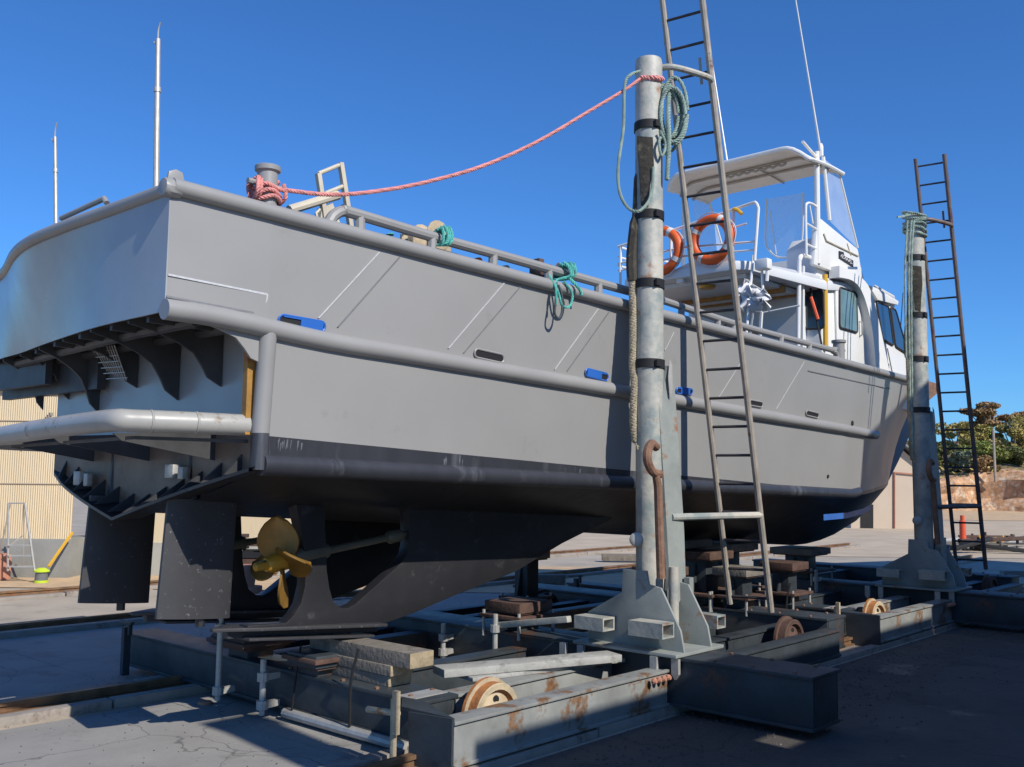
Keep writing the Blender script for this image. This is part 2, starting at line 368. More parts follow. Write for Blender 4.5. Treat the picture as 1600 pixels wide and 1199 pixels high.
def yc(X): return tab(TC, X)
def zg(X): return zg_(X, yg(X)) if X < 15 else lerp(zg_(15, yg(15)), 3.48, (X-15)/2.4)
def zc(X): return zc_(X, yc(X)) if X <= 12 else tab(TZC, X)
ST = [(x, x) for x in (3.19, 3.6, 4.2, 5, 6, 7, 8, 9, 10, 11)]+[(11.5, 11.45), (12.05, 11.95), (12.6, 12.4), (13.2, 12.8), (13.8, 13.25), (14.4, 13.7), (14.95, 14.1), (15.5, 14.5), (16, 14.85), (16.5, 15.2), (17, 15.5), (17.4, 15.8)]
def side(i, t):                            # t 0 gunwale .. 1 chine
    Xg, Xc = ST[i]; a = V3(Xg, yg(Xg), zg(Xg)); b = V3(Xc, yc(Xc), zc(Xc))
    q = a.lerp(b, t); hollow = .10*math.sin(math.pi*t)*max(0, min(1, (Xg-12)/4)); q.y += hollow; return q
def solve_t(i, zf):
    a, b = 0., 1.
    for _ in range(30):
        m = (a+b)/2; q = side(i, m)
        if q.z > zf(q.x, q.y): a = m
        else: b = m
    return a
ts = [solve_t(i, zs_) for i in range(len(ST))]; tb = [solve_t(i, zb_) for i in range(len(ST))]
kk = [i for i, (g0, c0) in enumerate(ST) if c0 <= 11.2][-1]
for i in range(kk, len(ST)): tb[i] = min(.97, max(tb[i], .86)); ts[i] = ts[kk]+(i-kk)*.004
def mir(p): return V3(p.x, 2*YC-p.y, p.z)
top = MB(); black = MB(); bot = MB()
for mf in (lambda p: p, mir):
    top.grid([[mf(side(i, lerp(0, tb[i], k/6))) for i in range(len(ST))] for k in range(7)])
    black.grid([[mf(side(i, lerp(tb[i], 1, k/2))) for i in range(len(ST))] for k in range(3)])
    rows = []
    for k in range(5):
        r = []
        for i, (Xg, Xc) in enumerate(ST):
            a = side(i, 1); b = V3(Xc, YC, tab(TK, Xc)); q = a.lerp(b, k/4); q.z -= .05*math.sin(math.pi*k/4)*min(1, max(0, (15.8-Xc)/4)); r.append(mf(q))
        rows.append(r)
    bot.grid(rows)
# topside carried aft past the transom
XA = (2.56, 2.75, 2.95, 3.19)
def zpl(X): return zp_(X, 4.8)
aft = [[V3(X, yg(X), lerp(zg(X), zpl(X), k/3)) for X in XA] for k in range(4)]
top.grid(aft)
hull = build("topsides", top, "hull_grey", boat, ang=50)
build("boot_band", black, "band_black", boat, ang=50)
build("antifouled_bottom", bot, "antifoul", boat, ang=50)
def hull_pt(px, py, out=0.):
    Y = 4.75
    for _ in range(12):
        q = PY(px, py, Y); X = q.x
        a, b = zg(X), zc(min(X, 15)); t = min(1, max(0, (a-q.z)/(a-b))); Y = lerp(yg(X), yc(X), t)
    return PY(px, py, Y)-V3(0, out, 0)
# deck
dk = MB(); xs = [3.0+i*.7 for i in range(19)]
dk.grid([[V3(x, yg(x)+.35, zg(x)-.5) for x in xs], [V3(x, 2*YC-yg(x)-.35, zg(x)-.5) for x in xs]]); build("main_deck", dk, "seam_dark", boat)
# inner bulwark (seen from above or the side)
# transom
TR0, TRK, TR1 = V3(3.19, 4.8, zc(3.19)), V3(3.19, 6.25, 1.45), V3(3.19, 7.56, zc(3.19)-.03)
tr = MB()
def trp(t, z):  # across 0..1
    p = TR0.lerp(TR1, t); return V3(p.x, p.y, z)
ZB = 1.95
vb = lambda t: lerp(TR0.z, TRK.z, t*2) if t < .5 else lerp(TRK.z, TR1.z, t*2-1)
n = 16
tr.grid([[trp(i/n, lerp(2.72, ZB, k/3)) for i in range(n+1)] for k in range(4)], 0)
tr.grid([[trp(i/n, lerp(ZB, vb(i/n), k/3)) for i in range(n+1)] for k in range(4)], 1)
build("transom", tr, ["stern_paint", "antifoul_sand_reflection"], boat)
# trim flange along the transom foot with gussets
fl = MB(); outer = []; inner = []
for i in range(n+1):
    t = i/n; q = trp(t, vb(t)); ext = .20*math.sin(math.pi*min(1, .08+t*.95))**.6
    inner.append(q); outer.append(q+V3(-ext, 0, -.02))
fl.grid([inner, outer, [p-V3(0, 0, .02) for p in outer], [p-V3(0, 0, .03) for p in inner]])
flange = build("trim_flange", fl, "antifoul", boat)
gs = MB()
for i in range(1, 13):
    t = i/13; q = trp(t, vb(t)); e = .18*math.sin(math.pi*min(1, .08+t*.95))**.6
    gs.prism([q+V3(0, -.008, .0), q+V3(-e, -.008, -.01), q+V3(0, -.008, .11)], (0, .016, 0))
build("gusset_row", gs, "speck_black", flange)["kind"] = "stuff"
for px, py, hh in ((262, 737, .085), (118, 748, .10)):
    an = MB(); q = PX(px, py, 3.1); an.cbox((q.x+.03, q.y, q.z), (.05, .10, hh)); an.cbox((q.x+.03, q.y-.13, q.z-.01), (.04, .06, hh*.9)); build("anode_block", an, "galv", boat, bevel=.006)
# tubes on the hull
def along(x0, x1, f, n=40): return [f(lerp(x0, x1, i/n)) for i in range(n+1)]
gt = MB(); gt.tube(along(2.56, 17.35, lambda X: V3(X, yg(X)-.01, zg(X)+.01), 60), .047, 12); gt.tube([mir(p) for p in along(3.2, 17.35, lambda X: V3(X, yg(X)-.01, zg(X)+.01), 60)], .047, 8)
build("gunwale_tube", gt, "pipe_grey", boat)
rr_ = MB(); pts = [V3(2.55, 4.795, zpl(2.55)+.01), V3(2.9, 4.79, zpl(2.9)+.015)]+[side(i, ts[i]) for i in range(1, len(ST)) if ST[i][0] < 12.3]
endp = hull_pt(1368, 680); pts = [p for p in pts if p.x < endp.x-.25]+[endp]
rr_.tube(spline(pts, 4), .057, 14); build("rub_rail", rr_, "pipe_grey", boat)
sh = MB(); pts = [side(i, 1.0) for i in range(len(ST)) if ST[i][1] <= 11.5]+[V3(11.75, yc(11.75)-.0, zc(11.75)+.03)]
pts = [p+V3(0, .015, .0) for p in pts]; sh.tube(pts, .064, 14); build("chine_tube", sh, "band_black", boat)
ct = MB(); ct.tube([V3(3.19, 4.83, ZB), side(0, ts[0])+V3(0, .0, .0)], .052, 14, mi=0); ct.lathe([(0, -.056), (.04, -.04), (.056, 0), (.04, .04), (0, .056)], side(0, ts[0]), (0, 0, 1), 14); ct.tube([V3(3.19, 4.83, zc(3.19)-.03), V3(3.19, 4.83, ZB)], .0523, 14, mi=1)
build("corner_tube", ct, ["pipe_grey", "band_black"], boat)
ps = MB(); ps.box((3.11, 4.86, ZB-.01), (3.185, 4.905, 2.42)); build("primer_stripe", ps, "primer_orange", boat)
# stern platform bulwark
ptop = [(2.56, 4.8), (2.535, 5.36), (2.50, 5.98), (2.50, 6.45), (2.56, 6.85), (2.71, 7.4), (2.80, 7.8), (2.95, 8.2), (3.35, 8.4)]
pbot = [(2.56, 4.8), (2.58, 5.6), (2.67, 6.4), (2.74, 6.9), (2.8, 7.3), (2.85, 7.8), (2.93, 8.15), (3.1, 8.35), (3.4, 8.4)]
ZT, ZP = zg(2.56), zpl(2.56)
A = spline([V3(x, y, ZT-.022*(y-4.8)) for x, y in ptop], 5); B = spline([V3(x, y, ZP-.0*(y-4.8)) for x, y in pbot], 5)
pw = MB(); pw.grid([[a.lerp(b, k/5) for a, b in zip(A, B)] for k in range(6)])
build("stern_bulwark", pw, "stern_paint", boat, solid=.012, ang=60)
pt_ = MB(); pt_.tube(A, .038, 12); build("stern_top_tube", pt_, "pipe_grey", boat)
ear = MB(); ear.prism([A[0]+V3(-.03, -.01, .03), A[0]+V3(-.02, -.01, .09), A[0]+V3(.02, -.01, .11), A[0]+V3(.06, -.01, .1), A[0]+V3(.08, -.01, .03)], (0, .02, 0)); ear.lathe([(.05, -.05), (.054, 0), (.05, .05)], A[0]+V3(.0, 0, 0), (1, 0, .0), 10); build("corner_lug", ear, "pipe_grey", boat, bevel=.008)
un = MB(); un.add([p+V3(0, 0, .03) for p in B]+[V3(3.3, 8.4, ZP+.03), V3(3.19, 4.8, ZP+.03)], [tuple(range(len(B)+2))]); build("platform_deck", un, "under_dark", boat, solid=.01)
yB = lambda Y: min(zip(B, B[1:]), key=lambda s2: abs((s2[0].y+s2[1].y)/2-Y))[0].x
prof = [PY(258, 492, 4.8), PY(300, 500, 4.8), PY(340, 514, 4.8), PY(368, 528, 4.8), PY(382, 545, 4.8), PY(392, 560, 4.8), PY(405, 570, 4.8)]
for j, Y in enumerate((4.80, 5.25, 5.75, 6.3, 6.85, 7.35, 7.8)):
    b = MB(); x0 = yB(Y)+.02; xe = trp((Y-4.8)/2.76, 0).x-.005; sc = (xe-x0)/(3.19-prof[0].x)
    P = [V3(xe, Y, ZP+.02), V3(x0, Y, ZP+.02)]+[V3(x0+(q.x-prof[0].x)*sc, Y, q.z-(.0 if j == 0 else (.10, .16, .05, .20, .08, .14, .1)[j-1])*(i/6)) for i, q in enumerate(prof)]
    P[-1].x = xe; b.prism(P, (0, .018, 0)); build("platform_bracket", b, "hull_grey" if j == 0 else "under_dark", boat)
cbm = MB()
for f in (.3, .7):
    cbm.tube([V3(lerp(yB(Y)+.03, 3.2, f), Y, ZP-.02) for Y in (4.85, 5.5, 6.1, 6.7, 7.25, 7.85)], .035, 8)
for Y in (5.05, 5.5, 6.0, 6.5, 7.0): cbm.bar((yB(Y)+.03, Y, ZP), (3.2, Y, ZP), .03, .06)
cbm.box((3.09, 6.7, 2.30), (3.15, 8.38, ZP+.02)); cbm.box((2.98, 7.3, 2.36), (3.03, 8.38, ZP+.02)); build("platform_frame", cbm, "under_dark", boat)
mesh_b = MB()
for i in range(9):
    a0 = V3(2.95, 6.18+i*.035, ZP-.02); mesh_b.bar(a0, a0+V3(.12, .05, -.22+.01*i), .006, .006); 
for i in range(6): mesh_b.bar((2.96+.02*i, 6.2, ZP-.05-.035*i), (2.96+.02*i, 6.5, ZP-.04-.035*i), .006, .006)
build("wire_basket", mesh_b, "galv", boat)
# step pipe round the transom
z0 = PY(395, 665, 4.85).z
sp = spline([V3(3.19, 4.9, z0), V3(2.95, 4.93, z0), V3(2.56, 5.05, z0), V3(2.47, 5.2, z0), V3(2.48, 6.0, z0-.02), V3(2.5, 6.7, z0-.045), V3(2.54, 7.1, z0-.055), V3(2.7, 7.36, z0-.06), V3(3.19, 7.4, z0-.07)], 6)
spm = MB(); spm.tube(sp, .062, 14)
for f in (V3(2.85, 4.95, z0), V3(2.62, 5.02, z0)): spm.lathe([(.064, -.006), (.066, 0), (.064, .006)], f, (1, -.2, 0), 14)
step = build("step_pipe", spm, "step_pipe", boat)
sb = MB()
for Y in (5.3, 6.1, 6.9): sb.prism([V3(3.2, Y, z0-.02), V3(2.55, Y, z0-.06), V3(2.6, Y, z0-.1), V3(3.2, Y, z0-.2)], (0, .015, 0))
sb.grid([[V3(3.2, 4.95, z0-.08), V3(2.62, 5.2, z0-.075), V3(2.62, 6.9, z0-.1), V3(3.18, 7.4, z0-.1)], [V3(3.2, 4.95, z0-.1), V3(2.62, 5.2, z0-.095), V3(2.62, 6.9, z0-.12), V3(3.18, 7.4, z0-.12)]])
build("step_bracket", sb, "under_dark", boat)
# plate seams
def strip(p0, p1, w0, out, mname, name="plate_seam"):
    b = MB(); n = 10; L = [hull_pt(lerp(p0[0], p1[0], i/n), lerp(p0[1], p1[1], i/n), out) for i in range(n+1)]
    rows = [[p+V3(w0/2, 0, 0) for p in L], [p-V3(w0/2, 0, 0) for p in L]] if abs(p0[1]-p1[1]) > abs(p0[0]-p1[0])*.5 else [[p+V3(0, 0, w0/2) for p in L], [p-V3(0, 0, w0/2) for p in L]]
    b.grid(rows); return build(name, b, mname, boat, solid=.003)
for a0, b0, m0 in (((592, 395), (497, 498), "seam_light"), ((624, 402), (527, 512), "seam_dark"), ((787, 443), (700, 545), "seam_light"), ((812, 449), (724, 552), "seam_dark"),
                   ((934, 483), (866, 578), "seam_light"), ((952, 487), (886, 580), "seam_dark"), ((1052, 520), (1038, 548), "seam_light"), ((1160, 562), (1122, 622), "seam_light"), ((1256, 566), (1212, 640), "seam_light"),
                   ((262, 430), (417, 461), "seam_light"), ((259, 464), (413, 493), "seam_dark"), ((1262, 580), (1390, 608), "seam_dark")):
    strip(a0, b0, .011, .006, m0)
strip((417, 461), (413, 493), .009, .006, "seam_light")
sc_ = MB(); rnd = random.Random(4)
for px in [rnd.uniform(432, 475) for _ in range(12)]+[rnd.uniform(690, 725) for _ in range(8)]+[rnd.uniform(960, 990) for _ in range(3)]+[rnd.uniform(880, 910) for _ in range(4)]:
    y0 = 683+(px-430)*.0956+rnd.uniform(1, 10); p0, p1 = hull_pt(px, y0, .002), hull_pt(px-rnd.uniform(0, 3), y0+rnd.uniform(9, 18), .002); wd = rnd.uniform(.002, .006)
    sc_.add([p0-V3(wd, 0, 0), p0+V3(wd, 0, 0), p1+V3(wd*.4, 0, 0), p1-V3(wd*.4, 0, 0)], [(0, 1, 2, 3)])
build("scuff_marks", sc_, "scuff", boat)["kind"] = "stuff"
# freeing ports
def slot(p0, p1, hpx, mname, taped):
    a0, b0 = hull_pt(*p0, .004), hull_pt(*p1, .004); h0 = hpx
    b = MB(); n = 6; outl = []
    for i in range(n+1): t = math.pi/2+math.pi*i/n; outl.append((math.cos(t), math.sin(t)))
    d2 = (b0-a0).normalized(); up = V3(0, -.1, 1)
    poly = [a0+d2*(c*h0)+up*(s2*h0) for c, s2 in outl]+[b0-d2*(c*h0)-up*(s2*h0) for c, s2 in outl]
    b.prism([p+V3(0, -.004, 0) for p in poly], (0, .01, 0)); o = build("freeing_port", b, "rubber", boat)
    rim = MB(); rim.tube([p+V3(0, -.006, 0) for p in poly], .007, 5, closed=True); build("port_rim", rim, "pipe_grey" if not taped else "tape_blue", o)
    if taped:
        k = MB(); e0, e1 = a0.lerp(b0, taped[0]), a0.lerp(b0, taped[1])
        k.prism([e0+up*h0*1.1-V3(0, .012, 0), e1+up*h0*1.1-V3(0, .012, 0), e1-up*h0*.9-V3(0, .012, 0), e0-up*h0*.9-V3(0, .012, 0)], (0, .006, 0)); k.prism([a0+up*h0*1.15-V3(0, .011, 0), b0+up*h0*1.15-V3(0, .011, 0), b0+up*h0*.6-V3(0, .011, 0), a0+up*h0*.6-V3(0, .011, 0)], (0, .004, 0))
        build("masking_tape", k, "tape_blue", o)
    return o
slot((441, 501), (500, 511), .03, 0, (.45, 1.05)); slot((745, 553), (781, 561), .03, 0, None); slot((917, 583), (945, 590), .03, 0, (-.05, .75))
slot((1058, 611), (1078, 613), .026, 0, (.2, .9)); slot((1172, 630), (1188, 633), .026, 0, None); slot((1260, 646), (1276, 650), .026, 0, None)
for px, py, r in ((1331, 662), (1293, 745)) and ((1331, 662, .03), (1293, 745, .02)):
    h = MB(); q = hull_pt(px, py, .004); h.lathe([(r, 0), (r, .008)], q, (0, -1, 0), 12); build("drain_hole", h, "rubber", boat)
tp = MB(); pts = [PY(1283, 809, 5.0), PY(1320, 806, 5.2), PY(1346, 799, 5.4), PY(1357, 793, 5.5)]
tp.grid([[p+V3(0, -.03, .035) for p in pts], [p+V3(0, -.03, -.035) for p in pts]]); build("masking_tape", tp, "tape_blue", boat, solid=.006)
# skegs, rudders, propellers, shafts
Y1 = 5.58; DYs = 1.04
def sk(pts, mb, th, dy): mb.prism([PY(x, y, Y1)+V3(0, dy-th/2, 0) for x, y in pts], (0, th, 0))
U = [(455, 785), (461, 815), (468, 855), (471, 885), (470, 915), (464, 942), (452, 962), (440, 973), (380, 977), (380, 986), (588, 976), (640, 958), (700, 932), (800, 893), (871, 850), (893, 839), (962, 805), (978, 796), (978, 770), (632, 790), (632, 850), (629, 866), (620, 880), (584, 912), (548, 944), (536, 950), (525, 949), (514, 940), (508, 918), (504, 890), (500, 785)]
for dy in (0, DYs):
    b = MB(); sk(U, b, .10, dy); o = build("skeg", b, "antifoul", boat, bevel=.008)
    b = MB(); P = [PY(x, y, Y1)+V3(0, dy, 0) for x, y in ((330, 988), (380, 982), (586, 972))]
    b.prism([P[0]+V3(0, -.02, .02), P[0]+V3(0, .02, .02), P[1]+V3(0, .14, .015), P[2]+V3(0, .14, .0), P[2]+V3(0, -.14, .0), P[1]+V3(0, -.14, .015)], (0, 0, -.022))
    b.prism([P[0]+V3(.1, -.03, -.002), P[0]+V3(.1, .03, -.002), P[2]+V3(0, .03, -.02), P[2]+V3(0, -.03, -.02)], (0, 0, -.05))
    b.prism([P[0]+V3(.2, -.12, -.05), P[0]+V3(.2, .12, -.05), P[2]+V3(-.1, .12, -.07), P[2]+V3(-.1, -.12, -.07)], (0, 0, -.018))
    build("skeg_shoe", b, "speck_black", o, bevel=.004)
    b = MB(); A0 = [PY(x, y, Y1)+V3(0, dy, 0) for x, y in ((262, 780), (369, 780), (357, 966), (243, 968))]
    fo = [(0, .012), (.12, .032), (.35, .05), (.7, .045), (.93, .03), (1, .012)]
    for rowpts in ([],):
        rows = []
        for k in range(2):
            a0, b0 = (A0[0], A0[1]) if k == 0 else (A0[3], A0[2]); r = [a0.lerp(b0, f)+V3(0, -h, 0) for f, h in fo]+[a0.lerp(b0, f)+V3(0, h, 0) for f, h in reversed(fo)]; rows.append(r)
        b.grid(rows, wrap=True); m = len(rows[0]); b.f.append([i for i in range(m)]); b.mi.append(0); b.f.append([m+i for i in range(m)]); b.mi.append(0)
    rd = build("rudder", b, "speck_black", boat)
    b = MB(); mid = A0[0].lerp(A0[1], .35); b.tube([mid-V3(0, 0, .02), mid+V3(.02, 0, .3)], .045, 10); lo = A0[3].lerp(A0[2], .6); b.tube([lo+V3(0, 0, .02), lo-V3(0, 0, .05)], .03, 8); build("rudder_stock", b, "antifoul", rd)
    s0, s1 = PY(620, 838, Y1)+V3(0, dy, 0), PY(405, 884, Y1)+V3(0, dy, 0); ax = (s1-s0).normalized()
    b = MB(); b.tube([s0-ax*.15, s1+ax*-.02], .026, 10); b.lathe([(.02, -.07), (.048, -.05), (.05, .05), (.03, .08)], s0+ax*.02, ax, 12); q = PY(485, 866, Y1)+V3(0, dy, 0); b.lathe([(.05, -.14), (.06, -.1), (.06, .1), (.045, .14)], q, ax, 12)
    build("propeller_shaft", b, "shaft_olive", boat)
    hub = PY(437, 879, Y1)+V3(0, dy, 0)
    b = MB(); b.lathe([(.045, -.11), (.06, -.06), (.062, .06), (.045, .11)], hub, ax, 16); b.lathe([(.03, 0), (.032, .05), (.028, .09), (.014, .1)], hub+ax*.1, ax, 10)
    pr = build("propeller", b, "bronze_bright", boat)
    x0 = ax.cross(V3(0, 0, 1)).normalized(); yv = x0.cross(ax).normalized()
    for kb in range(4):
        th = R_(88+90*kb); rad = x0*math.cos(th)+yv*math.sin(th); tan = ax.cross(rad).normalized(); rows = []
        for i in range(9):
            t = i/8; r0 = .04+.265*t; c = .27*(math.sin(math.pi*min(1, (.16+.84*t)))**.6)*(1-.15*t)+.03; pitch = R_(60-26*t); 
            row = []
            for j in range(7):
                s2 = (j/6-.5)*c; cam = .025*(1-(2*(j/6)-1)**2); row.append(hub+rad*(r0-.1*abs(s2)*t)+tan*(s2*math.cos(math.pi/2-pitch)*1.0)+ax*(s2*math.sin(math.pi/2-pitch)*1.0-cam))
            rows.append(row)
        bb = MB(); bb.grid(rows); build("blade", bb, "bronze", pr, solid=.014)
# bulwark rails
def gpt(px, py): # point on the rail plane just inside the gunwale
    q = hull_pt(px, py); return PY(px, py, yg(q.x)+.02)
br = MB(); br.tube(spline([gpt(513, 350), gpt(521, 338), gpt(535, 331), gpt(552, 334), gpt(670, 369), gpt(790, 402), gpt(900, 433), gpt(1005, 462)], 6), .036, 10)
for a0, b0 in (((562, 338), (562, 362)), ((675, 371), (674, 395)), ((771, 396), (770, 420)), ((857, 420), (857, 443)), ((935, 443), (935, 464))): br.tube([gpt(*a0), gpt(*b0)], .034, 8)
build("bulwark_rail", br, "pipe_grey", boat)
br = MB(); br.tube([gpt(690, 389)+V3(0, .06, 0), gpt(790, 418)+V3(0, .06, 0), gpt(930, 458)+V3(0, .06, 0)], .016, 8); build("inner_rail", br, "rust_pale", boat)
br = MB(); br.tube(spline([gpt(1035, 470), gpt(1090, 488), gpt(1170, 513), gpt(1290, 545), gpt(1302, 549), gpt(1307, 556), gpt(1306, 566)], 6), .032, 10)
for a0, b0 in (((1065, 481), (1064, 502)), ((1122, 498), (1121, 516)), ((1146, 506), (1145, 522)), ((1221, 527), (1219, 541)), ((1265, 538), (1263, 553))): br.tube([gpt(*a0), gpt(*b0)], .03, 8)
build("bulwark_rail", br, "pipe_grey", boat)
fill = MB(); q0, q1 = gpt(1249, 541), gpt(1262, 545); q2, q3 = gpt(1262, 553), gpt(1249, 550); fill.prism([q0, q1, q2, q3], (0, .01, 0)); q = gpt(1278, 556); fill.cbox(q+V3(0, 0, .02), (.18, .03, .05)); build("fairlead", fill, "pipe_grey", boat)
# bollards
def bollard(px, py, r, h):
    q = hull_pt(px, py); c = V3(q.x, yg(q.x)+.06, zg(q.x)); b = MB()
    b.lathe([(r, -.05), (r, h-.04), (r*1.25, h-.03), (r*1.28, h-.005), (r*1.2, h)], c, (0, 0, 1), 20); b.tube([c+V3(-r*2.2, 0, h*.62), c+V3(r*2.2, 0, h*.62)], r*.3, 8)
    build("bollard", b, "pipe_grey", boat); return c
BOL = bollard(426, 312, .06, .30); bollard(1319, 566, .065, .28)
# foredeck lights, winch and davit frame on the side deck
YD = 5.15
b = MB(); P = lambda x, y: PY(x, y, YD)
for a0, b0 in (((497, 272), (508, 345)), ((532, 255), (548, 357))): b.bar(P(*a0), P(*b0), .032, .032)
for a0, b0 in (((498, 272), (532, 258)), ((508, 303), (538, 291)), ((506, 338), (545, 330))): b.tube([P(*a0), P(*b0)], .014, 8)
b.tube([P(452, 329), P(528, 306)], .032, 10); b.prism([P(503, 325), P(520, 318), P(532, 350), P(500, 350)], (0, .05, 0)); b.tube([P(497, 347), P(494, 334), P(500, 328)], .01, 6)
build("davit_frame", b, "cream_paint", boat)
b = MB(); Pw = lambda x, y: PY(x, y, 5.0)
q = Pw(672, 372); b.lathe([(.11, -.09), (.11, -.08), (.06, -.07), (.06, .07), (.11, .08), (.11, .09)], q, (0, 1, 0), 16); b.cbox(Pw(652, 379), (.2, .14, .1)); b.cbox(Pw(688, 383), (.12, .1, .1)); b.bar(Pw(629, 371), Pw(660, 380), .02, .03); b.bar(Pw(629, 371), Pw(629, 388), .025, .03)
build("pot_winch", b, "rust_pale", boat, bevel=.006)
b = MB(); Pw = lambda x, y: PY(x, y, 4.95); b.cbox(Pw(850, 425), (.22, .12, .1)); b.cbox(Pw(842, 419), (.06, .06, .14)); q = Pw(868, 425); b.lathe([(.07, -.05), (.04, -.03), (.04, .03), (.07, .05)], q, (0, 1, 0), 14); build("pot_winch", b, "rust_dark", boat, bevel=.006)
for px, py, mm in ((757, 408, "buoy_orange"), (800, 420, "cream_paint"), (489, 340, "buoy_orange")):
    b = MB(); b.lathe([(.02, -.03), (.035, 0), (.02, .03)], gpt(px, py)+V3(0, .06, 0), (1, 0, -.2), 10); b.bar(gpt(px-4, py+5)+V3(0, .06, 0), gpt(px-4, py-5)+V3(0, .06, 0), .02, .02); build("valve_knob", b, mm, boat)
# stern hand rail
b = MB(); q = [PX(96, 342, 2.62), PX(163, 311, 2.62), PX(167, 318, 2.62)]; b.tube(q, .017, 8); build("stern_hand_rail", b, "pipe_grey", boat)

# ---- wheelhouse
YS = 5.15; YP = 2*YC-YS
P = lambda x, y, Y=YS: PY(x, y, Y)
wall = [P(1290, 433), P(1350, 455), P(1396, 470), P(1423, 560)]
zf = 2.75
body = MB(); prof = [V3(P(1290, 433).x, YS, zf)]+wall+[V3(wall[-1].x+.15, YS, wall[-1].z-.25), V3(wall[-1].x+.2, YS, zf)]
prof[0].x = 11.34; prof[1].x = 11.34
body.prism(prof, (0, YP-YS, 0)); wh = build("wheelhouse", body, "white_paint", boat, bevel=.03)
arch = MB(); outer = [P(1296, 418), P(1322, 430), P(1341, 448), P(1352, 478), P(1362, 520), P(1375, 582)]; inner = [P(1296, 436), P(1316, 441), P(1330, 455), P(1341, 485), P(1349, 525), P(1354, 582)]
ao, ai = spline(outer, 4), spline(inner, 4)
for (a0, a1), (b0, b1) in zip(zip(ao, ao[1:]), zip(ai, ai[1:])): arch.prism([a0+V3(0, -.13, 0), a1+V3(0, -.13, 0), b1+V3(0, -.13, 0), b0+V3(0, -.13, 0)], (0, .135, 0))
build("door_arch", arch, "white_paint", wh)
def pane(name, pts, Y, m, parent, th=.012, out=.0, gasket=True, ax=1):
    b = MB(); L = [p.copy() for p in pts]; cen = sum(L, V3(0, 0, 0))/len(L); Lr = []
    n = len(L)
    for i in range(n):
        a0, c0, b0 = L[i-1], L[i], L[(i+1) % n]; rr = .05
        p1, p2 = c0+(a0-c0).normalized()*rr, c0+(b0-c0).normalized()*rr
        for k in range(5):
            t = k/4; Lr.append((1-t)**2*p1+2*t*(1-t)*c0+t*t*p2)
    e = V3(0, -th, 0) if ax == 1 else V3(-th, 0, 0)
    b.prism([p+e*.2 for p in Lr], e); o = build(name, b, m, parent, recalc=True)
    if gasket:
        k = MB(); k.tube([p+e for p in Lr], .014, 6, closed=True); build("window_gasket", k, "gasket", o)
    return o
door = MB(); dp = [P(1302, 440), P(1330, 450), P(1340, 480), P(1346, 530), P(1348, 580), P(1306, 580)]; door.prism([p+V3(0, -.03, 0) for p in dp], (0, .028, 0)); dr = build("wheelhouse_door", door, "white_paint", wh, bevel=.01)
pane("door_window", [p+V3(0, -.03, 0) for p in (P(1307, 450), P(1333, 459), P(1335, 521), P(1307, 513))], YS, "window_milky", wh)
b = MB(); hq = P(1339, 515)+V3(0, -.05, 0); b.tube([hq+V3(0, .02, .1), hq+V3(0, -.02, .08), hq+V3(0, -.02, -.08), hq+V3(0, .02, -.1)], .01, 6); build("door_handle", b, "galv", wh)
pane("side_window", [P(1368, 472), P(1387, 480), P(1395, 541), P(1378, 531)], YS, "window_blue", wh)
pane("side_window", [P(1390, 481), P(1398, 485), P(1418, 555), P(1398, 542)], YS, "window_blue", wh)
XA_ = 11.34
Q = lambda x, y, X=XA_: PX(x, y, X)
pane("aft_window", [Q(1257, 460), Q(1287, 453), Q(1288, 514), Q(1258, 515)], 0, "window_dark", wh, ax=0)
b = MB(); b.box((11.27, YS+.2, zf), (11.335, YP-.1, 4.25)); build("aft_bulkhead", b, "white_shade", wh)
b = MB(); b.tube([P(1291, 432)+V3(-.08, -.02, 0), P(1292, 548)+V3(-.08, -.02, 0)], .033, 10); build("corner_pole", b, "yellow_paint", wh)
b = MB(); b.tube(spline([Q(1256, 437, 11.2), Q(1266, 450, 11.2), Q(1269, 470, 11.2), Q(1276, 500, 11.2), Q(1284, 540, 11.2)], 5), .012, 6); build("cable", b, "rubber", wh)
b = MB(); b.tube([Q(1267, 465, 11.18), Q(1278, 500, 11.18)], .022, 8); build("rolled_flag", b, "orange_red", wh)
# visor and small rail over the front
b = MB(); vq = [P(1352, 447), P(1368, 453), P(1399, 472), P(1398, 478), P(1366, 470)]; b.prism([p+V3(0, -.05, 0) for p in vq], (0, YP-YS+.1, 0)); build("brow_visor", b, "white_paint", wh, bevel=.01)
b = MB(); b.tube([P(1366, 447), P(1396, 464), P(1397, 474)], .014, 8); 
for x, y in ((1366, 447), (1381, 455)): b.tube([P(x, y), P(x, y+14)], .012, 6)
build("brow_rail", b, "white_paint", wh)
b = MB(); b.tube([P(1383, 578), P(1381, 572), P(1384, 567), P(1388, 570), P(1388, 582)], .012, 6); build("grab_handle", b, "white_paint", wh)
b = MB(); b.bar(P(1386, 545)+V3(0, -.005, 0), P(1395, 590)+V3(0, -.005, 0), .012, .01); build("wall_seam", b, "seam_dark", wh)
